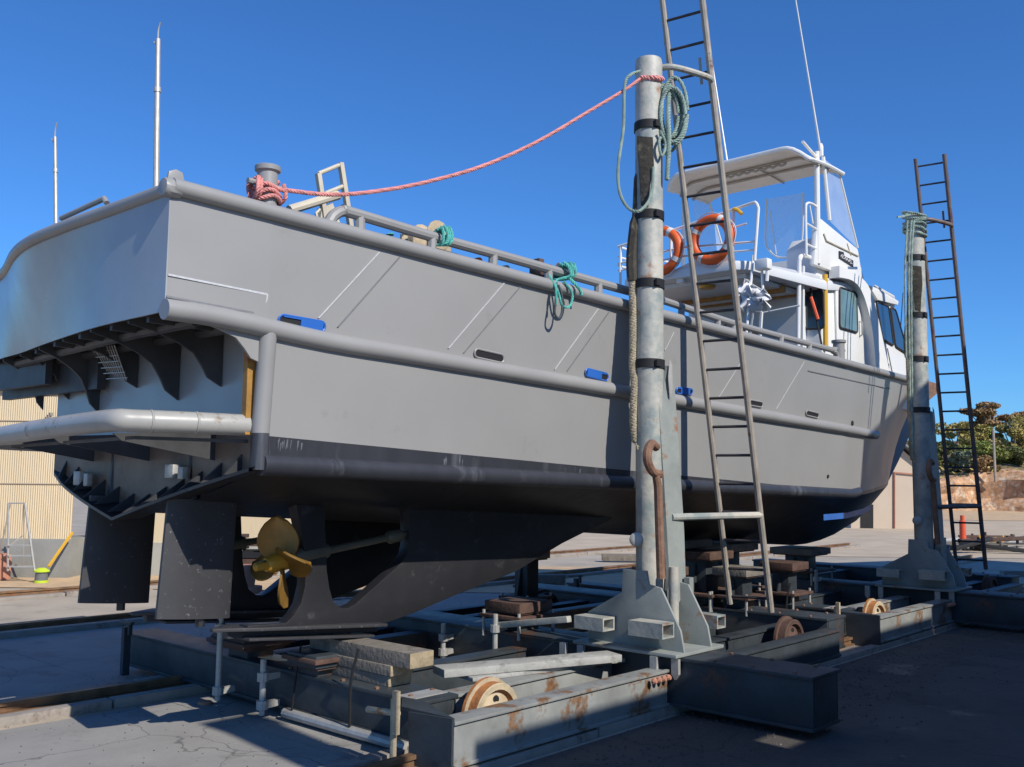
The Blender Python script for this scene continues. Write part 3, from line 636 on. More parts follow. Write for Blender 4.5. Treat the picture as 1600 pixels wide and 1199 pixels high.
# flybridge deck slab
XF0, XF1 = 9.62, 12.76; ys, yp = 5.26, 6.96
zt = PX(1168, 404, XF0).z; zbm = PX(1168, 419, XF0).z
b = MB(); b.prism([V3(XF0, ys+.12, zbm), V3(XF0, yp-.12, zbm), V3(XF0+.12, yp, zbm), V3(11.4, yp, zbm), V3(XF1, yp-.0, zbm+.2), V3(XF1, ys-.12, zbm+.2), V3(11.4, ys-.16, zbm), V3(XF0+.12, ys, zbm)], (0, 0, zt-zbm))
fly = build("flybridge_deck", b, ["white_shade"], boat, bevel=.02)
b = MB(); b.box((9.85, ys+.1, zbm-.05), (11.25, yp-.1, zbm-.003)); build("deckhead_lining", b, "white_shade", fly)
b = MB(); b.bar((10.7, ys+.05, zbm-.06), (10.7, yp-.05, zbm-.06), .05, .08); b.bar((11.15, ys, zbm-.05), (11.15, yp-.1, zbm-.05), .04, .05); build("varnished_batten", b, "primer_orange", fly)
cm = MB(); C = lambda x, y: PY(x, y, 5.13)
coam = [C(1278, 342), C(1283, 342), C(1341, 390), C(1345, 415), C(1353, 446), C(1340, 446), C(1300, 424), C(1272, 414)]
cm.prism(coam, (0, .07, 0)); fc = build("flybridge_coaming", cm, "white_paint", boat, bevel=.02)
b = MB(); low = [V3(q.x, 2*YC-q.y-.07, min(q.z, 4.62)) for q in coam]; b.prism(low, (0, .07, 0)); build("port_coaming", b, "white_paint", fc, bevel=.01)
b = MB(); q0, q1 = C(1341, 391), C(1345, 415); b.prism([V3(q0.x-.05, 5.2, q0.z-.01), V3(q1.x, 5.2, q1.z), V3(q1.x+.1, 5.2, 4.2), V3(q0.x-.1, 5.2, 4.2)], (0, 2*YC-10.4, 0)); build("front_coaming", b, "white_paint", fc)
b = MB(); b.prism([V3(11.35, 5.21, 4.25), V3(11.35, 5.21, 4.62), V3(11.5, 5.21, 4.78), V3(11.9, 5.21, 4.78), V3(11.9, 5.21, 4.25)], (0, .4, 0)); build("helm_console", b, "white_shade", fc, bevel=.03)
b = MB(); np_ = [C(1310, 393), C(1317, 395), C(1318, 401), C(1332, 408), C(1332, 418), C(1310, 404)]; b.prism([p+V3(0, -.012, 0) for p in np_], (0, .01, 0)); npl = build("name_board", b, "name_black", fc)
b = MB(); 
def cs(pts): b.tube([C(x, y)+V3(0, -.014, 0) for x, y in pts], .006, 5)
cs([(1312, 402), (1314, 399), (1316, 400), (1314, 404), (1317, 405)]); cs([(1318, 406), (1319, 403), (1321, 405), (1320, 408)]); cs([(1322, 408), (1322, 405), (1324, 407), (1324, 410)]); cs([(1325, 410), (1326, 407), (1328, 409), (1327, 412), (1330, 413)])
build("name_script", b, "band_white", npl)
b = MB(); b.tube([C(1286, 366)+V3(0, -.01, 0), C(1290, 377)+V3(0, -.01, 0), C(1340, 401)+V3(0, -.01, 0)], .01, 6); b.bar(C(1323, 381)+V3(0, -.006, 0), C(1329, 400)+V3(0, -.006, 0), .01, .008); build("coaming_trim", b, "cream_paint", fc)
# canopy
XC0, XC1, YCa, YCb = 10.83, 12.0, 5.10, 7.10
rows = []
nx, ny = 10, 28
ZCt = 5.70
def can(u, v):
    X = lerp(XC0, XC1, u); Y = lerp(YCa, YCb, v); e = abs(2*v-1)
    drop = .15*max(0, (e-.72)/.28)**2
    return V3(X+.12*max(0, (e-.8)/.2)**2*(1-u)-.05*max(0, (e-.8)/.2)**2*u, Y, ZCt+.06-drop*(1-.35*u)+.02*math.sin(math.pi*u)-.01*(v-.5))
b = MB(); b.grid([[can(i/nx, j/ny) for j in range(ny+1)] for i in range(nx+1)]); cpy = build("canopy", b, "canopy_cloth", boat, solid=.03, ang=60)
edge = [can(0, j/ny) for j in range(ny+1)]+[can(i/nx, 1) for i in range(1, nx+1)]+[can(1, 1-j/ny) for j in range(1, ny+1)]+[can(1-i/nx, 0) for i in range(1, nx)]
b = MB(); b.tube([p+V3(0, 0, .01) for p in edge], .026, 8, closed=True); build("canopy_edge", b, "white_paint", cpy)
b = MB()
for u in (.3, .62): b.tube([can(u, j/ny)-V3(0, 0, .04) for j in range(ny+1)], .018, 6)
b.tube([can(i/nx, .42)-V3(0, 0, .035) for i in range(4, nx+1)], .01, 6)
b.tube(spline([can(.3, .2+.03*k)-V3(0, 0, .07+.02*(k % 2)) for k in range(16)], 3), .016, 6)
build("canopy_bow", b, "canopy_bar", cpy)
b = MB(); F = lambda x, y, Y=5.14: PY(x, y, Y)
b.tube([F(1276, 238), F(1278, 413)], .034, 10); b.tube([F(1286, 246), F(1296, 345)], .026, 8); b.tube([F(1254, 222), F(1276, 247)], .018, 8)
build("canopy_frame", b, "white_paint", cpy); b = MB(); b.tube([mir(F(1276, 238)), mir(F(1278, 413))], .03, 8); b.tube([mir(F(1310, 266)), mir(F(1340, 388))], .016, 8); build("canopy_frame", b, "white_paint", cpy); b = MB(); b.tube([F(1310, 266), F(1340, 388)], .016, 8); build("canopy_frame", b, "white_paint", cpy); b = MB()
b.tube(spline([F(1260, 400), F(1259, 330), F(1261, 319), F(1268, 319), F(1279, 326)], 5), .016, 8); b.tube([F(1260, 350), F(1279, 361)], .014, 6); b.tube([F(1260, 382), F(1280, 392)], .014, 6)
b.tube([F(1265, 322), F(1270, 350)], .012, 6)
build("canopy_frame", b, "white_paint", cpy)
b = MB(); b.grid([[F(1287, 248), F(1309, 266)], [F(1292, 300), F(1324, 325)], [F(1296, 346), F(1339, 388)]]); build("clear_curtain", b, "clear_vinyl", cpy)
XW = 11.95; G = lambda x, y: PX(x, y, XW)
cur = [G(1198, 312), G(1197, 340), G(1196, 378), G(1202, 392), G(1214, 402), G(1228, 403), G(1242, 396), G(1252, 383), G(1255, 340), G(1255, 302)]
b = MB(); b.add(cur, [tuple(range(len(cur)))]); cc = build("clear_curtain", b, "clear_vinyl", cpy)
b = MB(); b.tube(spline(cur, 4), .014, 6); b.tube([G(1203, 330), G(1213, 398)], .008, 5); build("curtain_hem", b, "white_paint", cc)
cur2 = [mir(F(1287, 248)), mir(F(1309, 266)), mir(F(1339, 388)), mir(F(1296, 346))]
b = MB(); b.add(cur2, [(0, 1, 2, 3)]); build("clear_curtain", b, "clear_vinyl", cpy)
# guard rails round the after end of the flybridge
b = MB(); H = lambda x, y: PX(x, y, XF0+.05)
aftS, aftP = H(1186, 330), H(966, 386)
topz = lambda p: p
b.tube(spline([H(966, 386), H(1040, 364), H(1120, 337), H(1172, 319), H(1181, 318), H(1185, 326)], 5)+[H(1179, 408)], .018, 8)
b.tube([H(966, 413), H(1060, 388), H(1182, 378)], .013, 6); b.tube([H(966, 424), H(1060, 402), H(1180, 391)], .011, 6); b.tube([H(1146, 356), H(1167, 350)], .011, 6)
for x, y0, y1 in ((970, 384, 452), (1049, 361, 430), (1146, 330, 415)): b.tube([H(x, y0), H(x-1, y1)], .017, 8)
# port side run going forward
p0 = H(966, 386)
for dz in (0, -.13, -.24): b.tube([p0+V3(0, 0, dz), p0+V3(1.3, .0, dz)], .013, 6)
build("guard_rail", b, "white_paint", boat)
b = MB(); b.cbox(H(1062, 432)+V3(.05, 0, 0), (.1, .09, .16)); build("switch_box", b, "white_paint", boat, bevel=.008)
b = MB(); b.add([H(1050, 425), H(1085, 408), H(1118, 412), H(1138, 396), H(1140, 420), H(1095, 432)], [(0, 1, 2, 3, 4, 5)]); build("folded_tarp", b, "cloth_white", boat, solid=.03)
b = MB(); b.cbox(H(1186, 413)+V3(.06, -.02, 0), (.12, .16, .12)); build("deck_bracket", b, "white_paint", boat, bevel=.02)
# posts and ladder to the after deck
b = MB(); T = lambda x, y: PY(x, y, 5.2)
b.tube([T(1177, 400), T(1165, 535)], .016, 8); b.tube([PX(1190, 415, 9.75), PX(1192, 456, 9.75), PX(1200, 470, 9.75)], .016, 8); b.tube([PX(1200, 410, 9.75), PX(1198, 440, 9.75)], .022, 8); b.bar(PX(1190, 488, 9.8), PX(1187, 535, 9.8), .025, .03); b.bar(PX(1173, 484, 9.8), PX(1190, 488, 9.8), .02, .02); b.bar(PX(1177, 490, 9.8), PX(1171, 535, 9.8), .02, .02)
b.tube([PX(1190, 490, 10.1), PX(1250, 478, 10.1)], .012, 6)
build("deck_ladder", b, "white_paint", boat)
b = MB(); b.tube([T(1249, 405), T(1247, 548)], .026, 10); b.tube(spline([T(1249, 408), T(1251, 402), T(1258, 401), T(1266, 404)], 4), .03, 8); b.bar(T(1253, 415)+V3(.06, .02, 0), T(1252, 545)+V3(.06, .02, 0), .04, .04); build("deck_post", b, "white_paint", boat)
b = MB(); q = T(1127, 452); b.lathe([(.0, -.03), (.09, -.025), (.1, .0), (.09, .01)], V3(10.0, 5.95, zbm-.06), (0, 0, 1), 14); build("deck_lamp", b, "bronze_bright", boat)
b = MB(); b.cbox((10.5, 6.2, 3.15), (.8, .9, .8)); build("deck_locker", b, "rubber", boat, bevel=.03)
# bow roller and stem trim
b = MB(); b.prism([V3(17.2, YC-.12, 3.5), V3(17.95, YC-.1, 3.48), V3(17.95, YC-.1, 3.33), V3(17.4, YC-.12, 3.15)], (0, .24, 0)); b.lathe([(.08, -.11), (.06, 0), (.08, .11)], V3(17.9, YC, 3.4), (0, 1, 0), 12); build("bow_roller", b, "rust_brown", boat)
# whip antennas
b = MB(); q0 = F(1283, 242); b.tube([q0, PY(1243, 0, 5.14), PY(1236, -40, 5.14)], [.016, .009, .007], 6); b.lathe([(.03, -.02), (.03, .1), (.015, .14)], q0, (0, 0, 1), 8); build("whip_antenna", b, "white_paint", boat)
b = MB(); b.tube([PX(1136, 252, 11.7), PX(1113, 100, 11.7)], [.014, .008], 6); build("whip_antenna", b, "white_paint", boat)
b = MB(); b.tube([P(1405, 545, 5.4), P(1411, 458, 5.4)], [.01, .006], 6); build("whip_antenna", b, "rubber", boat)

# ------------------------------------------------------------------ slip carriages
def ibeam_y(mb, X, w, y0, y1, z0, z1, ft=.025, wt=.02):
    mb.box((X-w/2, y0, z1-ft), (X+w/2, y1, z1)); mb.box((X-w/2+.01, y0+.006, z0), (X+w/2-.01, y1-.006, z0+ft)); 
    for sx in (-1, 1): mb.box((X+sx*(w/2-.035)-wt/2, y0+.012, z0+ft), (X+sx*(w/2-.035)+wt/2, y1-.012, z1-ft))
    mb.box((X-w/2+.05, y0+.008, z0+ft), (X+w/2-.05, y0+.02, z1-ft))
def ibeam_x(mb, Y, w, x0, x1, z0, z1, ft=.02, wt=.015):
    mb.box((x0, Y-w/2, z1-ft), (x1, Y+w/2, z1)); mb.box((x0, Y-w/2, z0), (x1, Y+w/2, z0+ft)); mb.box((x0+.002, Y-w/2+.018, z0+ft), (x1-.002, Y-w/2+.018+wt, z1-ft)); mb.box((x0+.01, Y+w/2-.033, z0+ft), (x1-.01, Y+w/2-.018, z1-ft))
car = thing("slip_carriage", (6.9, 6.3, 0), "nearer steel slip carriage, the one with rusty wheels and stacked timbers under the stern", "carriage", "slip carriages under the boat")
for X, wd, y0, z1 in ((4.36, .32, 4.52, .34), (6.47, .44, 2.95, .42), (9.5, .44, 4.22, .38)):
    b = MB(); ibeam_y(b, X, wd, y0, 8.35, .06, z1)
    build("cross_beam", b, "beam_steel", car, bevel=.003)
for X, zt_, w0, y0 in ((4.36, .34, .32, 4.7), (6.47, .42, .44, 3.1), (9.5, .38, .44, 4.4)):
    b = MB(); rnd = random.Random(int(X*10))
    for k in range(10):
        b.lathe([(.016, 0), (.016, .012), (.008, .016)], (X-w0/2+.05+(k % 2)*(w0-.1), y0+.32*(k//2)+rnd.uniform(-.03, .03), zt_), (0, 0, 1), 6)
    o = build("flange_bolts", b, "rust_brown", car); o["kind"] = "stuff"
def wheel(x, y, m="rust", r=.205, z=.29):
    b = MB(); pr = [(.03, -.07), (.05, -.05), (r*.72, -.02), (r*.80, -.055), (r*.97, -.055), (r, -.05), (r, .02), (r*1.12, .025), (r*1.12, .05), (r*.8, .05), (r*.72, .02), (.05, .05), (.03, .07)]
    b.lathe(pr, (x, y, z-.08), (0, 1, 0), 36); o = build("wheel", b, ["rust", "rust_pale"] if m == "rust" else m, car)
    for p in o.data.polygons: p.material_index = 1 if (m == "rust" and abs(p.normal.y) > .6) else 0
    k = MB(); k.lathe([(.02, -.16), (.02, .16)], (x, y, z-.08), (0, 1, 0), 10)
    for a in range(5):
        t = 2*math.pi*a/5+.3; cc0 = V3(x+math.cos(t)*.1, y-.032, z-.08+math.sin(t)*.1); k.lathe([(.028, 0), (.026, .006)], cc0, (0, -1, 0), 10)
    build("axle", k, "rubber", o)
for x, y in ((4.67, 4.37), (8.78, 4.37)):
    wheel(x, y, "rust" if x < 6 else "rust_dark"); wheel(x, 7.4, "rust_dark")
for Y in (4.12, 4.62):
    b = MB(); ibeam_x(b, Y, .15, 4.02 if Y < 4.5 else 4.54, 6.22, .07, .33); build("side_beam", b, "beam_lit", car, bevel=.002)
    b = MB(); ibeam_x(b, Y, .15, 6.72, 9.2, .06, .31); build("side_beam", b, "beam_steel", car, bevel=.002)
for Y in (5.5, 6.7):
    b = MB(); ibeam_x(b, Y, .16, 4.54, 6.22, .06, .32); ibeam_x(b, Y, .16, 6.72, 9.25, .06, .33); build("keel_beam", b, "beam_steel", car, bevel=.002)
for Y in (7.15, 7.65):
    b = MB(); ibeam_x(b, Y, .15, 4.54, 6.22, .06, .31); ibeam_x(b, Y, .15, 6.72, 9.2, .06, .31); build("side_beam", b, "beam_steel", car, bevel=.002)
b = MB(); b.prism([V3(4.0, 4.05, .01), V3(4.0, 4.40, .01), V3(4.0, 4.42, .33), V3(4.0, 4.05, .35)], (.018, 0, 0)); b.prism([V3(4.02, 4.05, .35), V3(4.2, 4.5, .35), V3(4.2, 4.7, .345), V3(4.02, 4.5, .345)], (0, 0, -.02)); build("end_plate", b, "beam_steel", car)
b = MB()
for i in range(4): b.lathe([(.022, 0), (.024, .02), (.014, .035)], (5.98+i*.06, 4.03, .285), (0, -1, 0), 8)
build("bolt_row", b, "terracotta", car)
b = MB(); q = V3(4.05, 4.62, 0); b.tube([V3(3.96, 4.5, .05), V3(3.96, 4.5, .4)], .02, 8); b.tube([V3(3.96, 4.74, .3), V3(3.96, 4.46, .32)], .02, 8); b.bar(V3(3.95, 4.47, .2), V3(3.95, 4.47, .45), .04, .03); build("drawbar_pin", b, "rust_pale", car)
b = MB(); b.tube([V3(4.18, 5.9, .055), V3(4.18, 4.62, .055)], .035, 10); b.box((4.2, 4.6, .33), (4.5, 4.75, .345)); build("brake_pipe", b, "galv", car)
# lifting screws beside the cross beams
def jack(x, y, z0, z1):
    b = MB(); b.tube([V3(x, y, z0), V3(x, y, z1)], .022, 10)
    for z in (z0+.07, z1-.12): b.lathe([(.03, -.03), (.042, -.03), (.042, .03), (.03, .03)], V3(x, y, z), (0, 0, 1), 10); b.prism([V3(x, y-.02, z+.02), V3(x+.13, y-.02, z+.02), V3(x+.13, y-.02, z-.02), V3(x, y-.02, z-.03)], (0, .04, 0))
    return build("screw_jack", b, "galv", car)
for px, py0, py1, Xj in ((340, 1095, 955, 4.02), (409, 1118, 1030, 4.05), (692, 1032, 975, 6.16), (773, 1050, 960, 6.16)):
    a0, a1 = PX(px, py0, Xj), PX(px, py1, Xj); jack(Xj, a0.y, max(.02, a0.z), a1.z)
b = MB(); q = PX(195, 1040, 4.1); b.bar(V3(4.1, q.y, .02), V3(4.1, q.y, .42), .05, .06); b.bar(V3(4.1, q.y+.12, .44), V3(4.1, q.y-.1, .46), .03, .02); b.bar(V3(4.1, q.y-.06, .36), V3(4.1, q.y-.06, .46), .03, .03); build("brake_lever", b, "beam_steel", car)
b = MB(); p0 = PX(385, 1088, 4.1); p1 = PX(530, 1085, 4.1)
b.tube(spline([PX(470, 1010, 4.19), PX(462, 1060, 4.17), PX(455, 1118, 4.17)], 4), .008, 5); build("lashing_strap", b, "rubber", car); b = MB(); b.tube(spline([PX(560, 1015, 4.19), PX(548, 1068, 4.16), PX(546, 1145, 4.17)], 4), .011, 5); build("lashing_strap", b, "rubber", car)

# guide post with ladder
gp = thing("guide_post", (6.49, 4.4, .42), "near guide post and ladder standing against the middle of the boat's sunlit side", "guide post", "guide posts with ladders")
PXc, PYc = 6.5, 4.40
b = MB(); b.lathe([(.112, 0), (.112, 4.68), (.105, 4.72), (.0, 4.725)], (PXc, PYc, .44), (0, 0, 1), 28); build("column", b, "post_paint", gp)
b = MB(); b.box((6.16, 3.95, .425), (6.84, 4.90, .45)); build("base_plate", b, "post_base", gp, bevel=.004)
for X in (6.3, 6.68):
    b = MB(); b.prism([V3(X, 4.86, .45), V3(X, 4.86, .66), V3(X, 4.53, .84), V3(X, 4.52, 1.02), V3(X, 4.30, 1.02), V3(X, 4.28, .92), V3(X, 4.17, .90), V3(X, 4.0, .60), V3(X, 3.97, .45)], (.022, 0, 0)); build("gusset_plate", b, "post_base", gp, bevel=.003)
b = MB(); b.prism([PY(1030, 640, 4.29), PY(1043, 572, 4.29), PY(1052, 578, 4.29), PY(1061, 700, 4.27), PY(1069, 830, 4.25), PY(1072, 920, 4.24), PY(1040, 985, 4.24), PY(1036, 985, 4.24), PY(1046, 900, 4.25), PY(1038, 760, 4.27)], (0, .03, 0)); b.bar(V3(6.74, 4.20, .5), V3(6.74, 4.20, .95), .05, .06)
build("stiffener", b, "post_base", gp)
b = MB(); b.tube([V3(6.46, 4.16, .5), V3(6.46, 4.16, 1.05)], .04, 12); build("socket_tube", b, "post_paint", gp)
def rhs(c, L, wy, hz):
    b = MB(); (x, y, z) = c; t = .014
    for a0, b0 in (((-1, -1), (1, -1)), ((1, -1), (1, 1)), ((1, 1), (-1, 1)), ((-1, 1), (-1, -1))):
        pass
    b.box((x-wy/2, y-L/2, z-hz/2), (x+wy/2, y+L/2, z-hz/2+t)); b.box((x-wy/2, y-L/2, z+hz/2-t), (x+wy/2, y+L/2, z+hz/2)); b.box((x-wy/2, y-L/2, z-hz/2+t), (x-wy/2+t, y+L/2, z+hz/2-t)); b.box((x+wy/2-t, y-L/2, z-hz/2+t), (x+wy/2, y+L/2, z+hz/2-t)); b.box((x-wy/2+t, y+L/2-.03, z-hz/2+t), (x+wy/2-t, y+L/2-.02, z+hz/2-t), 1)
    return build("pocket_tube", b, ["post_paint", "rust"], gp)
rhs((6.2, 4.72, .60), .28, .15, .10); rhs((6.2, 4.19, .61), .30, .16, .11); rhs((6.84, 4.10, .62), .26, .13, .10)
for x, y in ((6.14, 4.98), (6.16, 4.82), (6.15, 4.13), (6.22, 3.99)):
    b = MB(); b.prism([V3(x, y-.02, .42), V3(x, y+.04, .42), V3(x, y+.04, .30), V3(x, y+.01, .26), V3(x, y-.02, .30)], (.03, 0, 0)); build("clamp", b, "galv", gp)
b = MB(); b.lathe([(.055, 0), (.055, .05), (.04, .06), (.02, .06)], (6.36, 4.43, 1.25), (-.8, -.5, 0), 14); build("pin_boss", b, "galv", gp)
for pyy in (203, 341, 447, 571):
    z = PY(1018, pyy, 4.4).z; b = MB(); b.lathe([(.115, -.035), (.122, -.035), (.122, .035), (.115, .035)], (PXc, PYc, z), (.03, .0, 1), 28); b.cbox((PXc-.05, PYc-.115, z), (.06, .02, .05)); build("strap", b, "rubber", gp)
for z in (2.0, 1.98+1.9): pass
# rusty hook bar
b = MB(); hk = [PY(1026, 700, 4.2), PY(1018, 694, 4.2), PY(1012, 706, 4.2), PY(1012, 722, 4.2), PY(1020, 738, 4.2), PY(1031, 742, 4.2)]
b.tube(spline(hk, 5), .034, 10); b.tube([PY(1024, 738, 4.2), PY(1028, 760, 4.2), PY(1033, 905, 4.17)], [.03, .032, .034], 10); build("hook_bar", b, "rust_brown", gp)
# fender rope lashed to the after side of the post
b = MB(); f0 = [PX(989, 440, 6.40), PX(990, 520, 6.40), PX(989, 570, 6.40), PX(992, 600, 6.40), PX(990, 660, 6.40), PX(994, 690, 6.42)]; b.rope(spline(f0, 6), .034, .075, 4, 6); b.rope(spline([PX(994, 690, 6.42), PX(999, 702, 6.4)], 4), .02, .08); build("fender_rope", b, "rope_tan", gp)
b = MB(); b.tube(spline([PX(1000, 210, 6.44), PX(997, 280, 6.43), PX(994, 340, 6.42), PX(988, 400, 6.40), PX(989, 440, 6.40)], 6), [.02]*6+[.035]*7+[.05]*6+[.05]*5+[.045], 8); build("shaded_fender", b, "fender_shade", gp)  # upper length of the fender rope, its shade put into the dark colour
b = MB(); b.prism([PY(1000, 215, 4.40)+V3(-.03, -.0, 0), PY(1020, 215, 4.29), PY(1022, 260, 4.29), PY(1016, 290, 4.29), PY(1013, 325, 4.30), PY(1003, 322, 4.36)], (0, .01, 0)); build("shadow_sheet", b, "fender_shade", gp)  # dark sheet standing for the shadow of ladder and rope coil on the column
# silver tape flap
b = MB(); b.grid([[PY(1046, 562, 4.28), PY(1050, 570, 4.27)], [PY(1044, 590, 4.26), PY(1051, 600, 4.255)], [PY(1046, 620, 4.27), PY(1050, 622, 4.26)]]); build("tape_flap", b, "galv", gp, solid=.004)
# ladder
LL0, LL1 = V3(7.82, 4.45, .63), V3(6.75, 4.45, 5.98); LR0, LR1 = V3(7.905, 4.10, .585), V3(6.80, 4.10, 5.98)
b = MB(); b.tube([LL0, LL1], .026, 10); b.tube([LR0, LR1], .028, 10)
lad = build("ladder", b, "ladder_steel", gp)
b = MB()
for i in range(22):
    z = .70+i*.2465; tl = (z-LL0.z)/(LL1.z-LL0.z); tr_ = (z-LR0.z)/(LR1.z-LR0.z); b.tube([LL0.lerp(LL1, tl), LR0.lerp(LR1, tr_)], .0125, 8)
build("rung_set", b, "rung_dark", lad)["kind"] = "stuff"
b = MB(); zz = 1.42; q = LR0.lerp(LR1, (zz-LR0.z)/(LR1.z-LR0.z)); b.tube([V3(6.6, 4.27, zz), q], .030, 10); build("ladder_brace", b, "post_paint", gp); b = MB()
q2 = LR0.lerp(LR1, (5.05-LR0.z)/(LR1.z-LR0.z)); q3 = LL0.lerp(LL1, (5.05-LL0.z)/(LL1.z-LL0.z))
b.tube(spline([V3(PXc+.08, PYc, 5.1), V3(PXc+.12, 4.25, 5.1), q2+V3(-.08, .0, .02), q2], 5), .026, 10); b.tube([V3(PXc+.05, 4.5, 5.05), q3], .02, 8); b.tube([q2.lerp(q3, .25)+V3(0, 0, 0), q2.lerp(q3, .25)+V3(-.03, 0, .22)], .014, 6)
build("ladder_brace", b, "post_paint", gp)

car2 = copy_tree(car, (6.15, 0, 0)); tag(car2, "farther steel slip carriage under the bow, wholly in shade, beside the far guide post", "carriage", "slip carriages under the boat")
gp2 = copy_tree(gp, (6.12, .05, 0))
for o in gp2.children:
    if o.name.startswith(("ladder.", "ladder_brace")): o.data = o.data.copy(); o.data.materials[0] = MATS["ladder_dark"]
tag(gp2, "far guide post and ladder by the bow, its lower half in shade", "guide post", "guide posts with ladders")

# ------------------------------------------------------------------ keel stands and timbers
def stand(c, w0, d0, z0, z1, label, wood="timber", screws=True):
    x, y = c; t = thing("keel_stand", (x, y, z0), label, "keel stand", "stands carrying the keel")
    b = MB(); b.box((x-w0*.7, y-d0*.7, z0+.10), (x+w0*.7, y+d0*.7, z0+.13)); build("plate", b, "rust_dark", t, bevel=.003); b = MB(); b.box((x-w0*.5, y-d0*.55, z1-.10), (x+w0*.5, y+d0*.55, z1-.086)); build("plate", b, "rust_dark", t, bevel=.003)
    b = MB()
    b.box((x-w0*.34, y-d0*.36, z0), (x+w0*.34, y+d0*.36, z0+.10)); b.box((x-w0*.3, y-d0*.3, z0+.13), (x+w0*.3, y+d0*.3, z1-.10))
    for s2 in (-1, 1): b.prism([V3(x+s2*w0*.3, y-.01, z0+.13), V3(x+s2*w0*.55, y-.01, z0+.13), V3(x+s2*w0*.3, y-.01, z1-.12)], (0, .02, 0))
    build("pedestal", b, "beam_steel", t, bevel=.004)
    b = MB(); b.box((x-w0*.6, y-d0*.6, z1-.085), (x+w0*.6, y+d0*.6, z1)); build("timber_cap", b, wood, t, bevel=.008)
    for s2 in (-1, 1) if screws else ():
        for s3 in (-1, 1): b = MB(); b.tube([V3(x+s2*w0*.62, y+s3*d0*.6, z0-.06), V3(x+s2*w0*.62, y+s3*d0*.6, z0+.16)], .014, 8); build("levelling_screw", b, "galv", t)
zsk = lambda X: lerp(PY(380, 986, Y1).z, PY(588, 976, Y1).z, (X-PY(380, 986, Y1).x)/(PY(588, 976, Y1).x-PY(380, 986, Y1).x))
stand((4.3, 5.68), .26, .28, .34, .49, "low keel stand under the starboard skeg, on the first cross beam", "beam_steel", False)
stand((4.36, 6.62), .34, .36, .34, .50, "low keel stand under the port skeg, behind the near rudder", "rust_dark", False)
def bz(X, Y):
    k = tab(TK, X); return lerp(zc(X), k, 1-abs(Y-YC)/(YC-yc(X)))
stand((6.47, 5.75), .36, .34, .42, .66, "keel stand between two lifting screws on the near post's cross beam", "rust_dark")
stand((9.5, 6.1), .5, .5, .38, 1.06, "stacked dark keel stand behind the near guide post")
stand((9.5, 5.3), .34, .34, .38, .80, "small keel stand with timber cap just right of the near guide post")
stand((10.5, 6.1), .55, .55, .34, .98, "broad keel stand between the two ladders, under the forefoot")
stand((12.62, 6.1), .5, .5, .42, .83, "keel stand with spread base plate close behind the far guide post's foot")
stand((8.0, 7.0), .3, .3, .34, .95, "upright steel keel stand seen beyond the skeg's sloping edge")
stand((8.3, 5.5), .34, .34, .31, .86, "dark keel stand left of the near guide post, under the widest part of the bottom", "rust_dark")
stand((9.5, 5.75), .42, .42, .38, .95, "taller stand with dark cap touching the bottom just behind the near guide post", "rust_dark")
stand((10.55, 5.3), .34, .34, .34, .80, "narrow dark stand seen between the near ladder's feet", "rust_dark")
b = MB(); q = PZ(1112, 893, .38); b.lathe([(.12, -.07), (.16, -.08), (.215, -.07), (.23, -.03), (.23, .03), (.215, .07), (.16, .08), (.12, .07), (.12, -.07)], q+V3(0, 0, .2), (.5, -1, .12), 24); tag(build("old_tyre", b, "rubber"), "old black tyre standing behind the near ladder's lower rungs", "tyre")
def timber(name, p0, p1, w0, h0, label, group, m="timber", cat="timber"):
    b = MB(); p0, p1 = Vector(p0), Vector(p1); b.bar(p0, p1, w0, h0); o = build(name, b, [m, "timber_end"], base=(p0+p1)/2-V3(0, 0, h0/2), bevel=.008)
    d2 = (p1-p0).normalized()
    for p in o.data.polygons:
        if abs(p.normal.dot(d2)) > .9 and m == "timber": p.material_index = 1
    return tag(o, label, cat, group)
GT = "timbers stacked on the first cross beam"
timber("timber_block", (4.43, 5.95, .375), (4.43, 4.98, .375), .2, .07, "bottom weathered timber of the strapped stack on the first cross beam", GT)
timber("timber_block", (4.42, 5.95, .447), (4.42, 4.95, .447), .2, .07, "middle weathered timber of the strapped stack, under the long one", GT)
timber("timber_block", (4.44, 5.85, .53), (4.44, 4.78, .53), .21, .10, "long top timber of the strapped stack, its pale sawn end jutting out", GT)
timber("long_plank", (4.75, 4.95, .39), (6.1, 4.45, .39), .2, .055, "long white-weathered plank lying beside the big rusty wheel", "loose planks", "plank_white", "plank")
timber("long_plank", (4.9, 4.85, .345), (6.25, 4.55, .345), .22, .03, "thin pale board lying under the long white plank", "loose planks", "plank_white", "plank")
timber("long_plank", (5.2, 6.4, .03), (6.2, 5.2, .03), .14, .04, "pale board on the ground beyond the lifting screws", "loose planks", "plank_white", "plank")
b = MB(); b.prism([V3(6.1, 5.45, .45), V3(6.1, 5.05, .50), V3(6.1, 4.95, .58), V3(6.1, 5.1, .60), V3(6.1, 5.4, .5)], (.03, 0, 0)); 
b = MB(); b.bar((6.2, 5.75, .47), (6.2, 4.97, .60), .06, .05); tag(build("wedge_bar", b, "post_paint", bevel=.006), "pinkish wedge bar pointing at the near post's left pocket tube", "bar")
b = MB(); b.lathe([(.0, -.01), (.045, 0), (.055, .02), (.05, .035), (.02, .04)], PX(320, 1104, 4.05), (0, 0, 1), 14); b.tube(spline([PX(318, 1112, 4.05), PX(316, 1122, 4.05), PX(322, 1126, 4.05), PX(324, 1116, 4.05)], 4, True), .005, 5, True); tag(build("rusty_shackle", b, "terracotta"), "small rusty orange shackle hanging by the first lifting screw", "shackle")
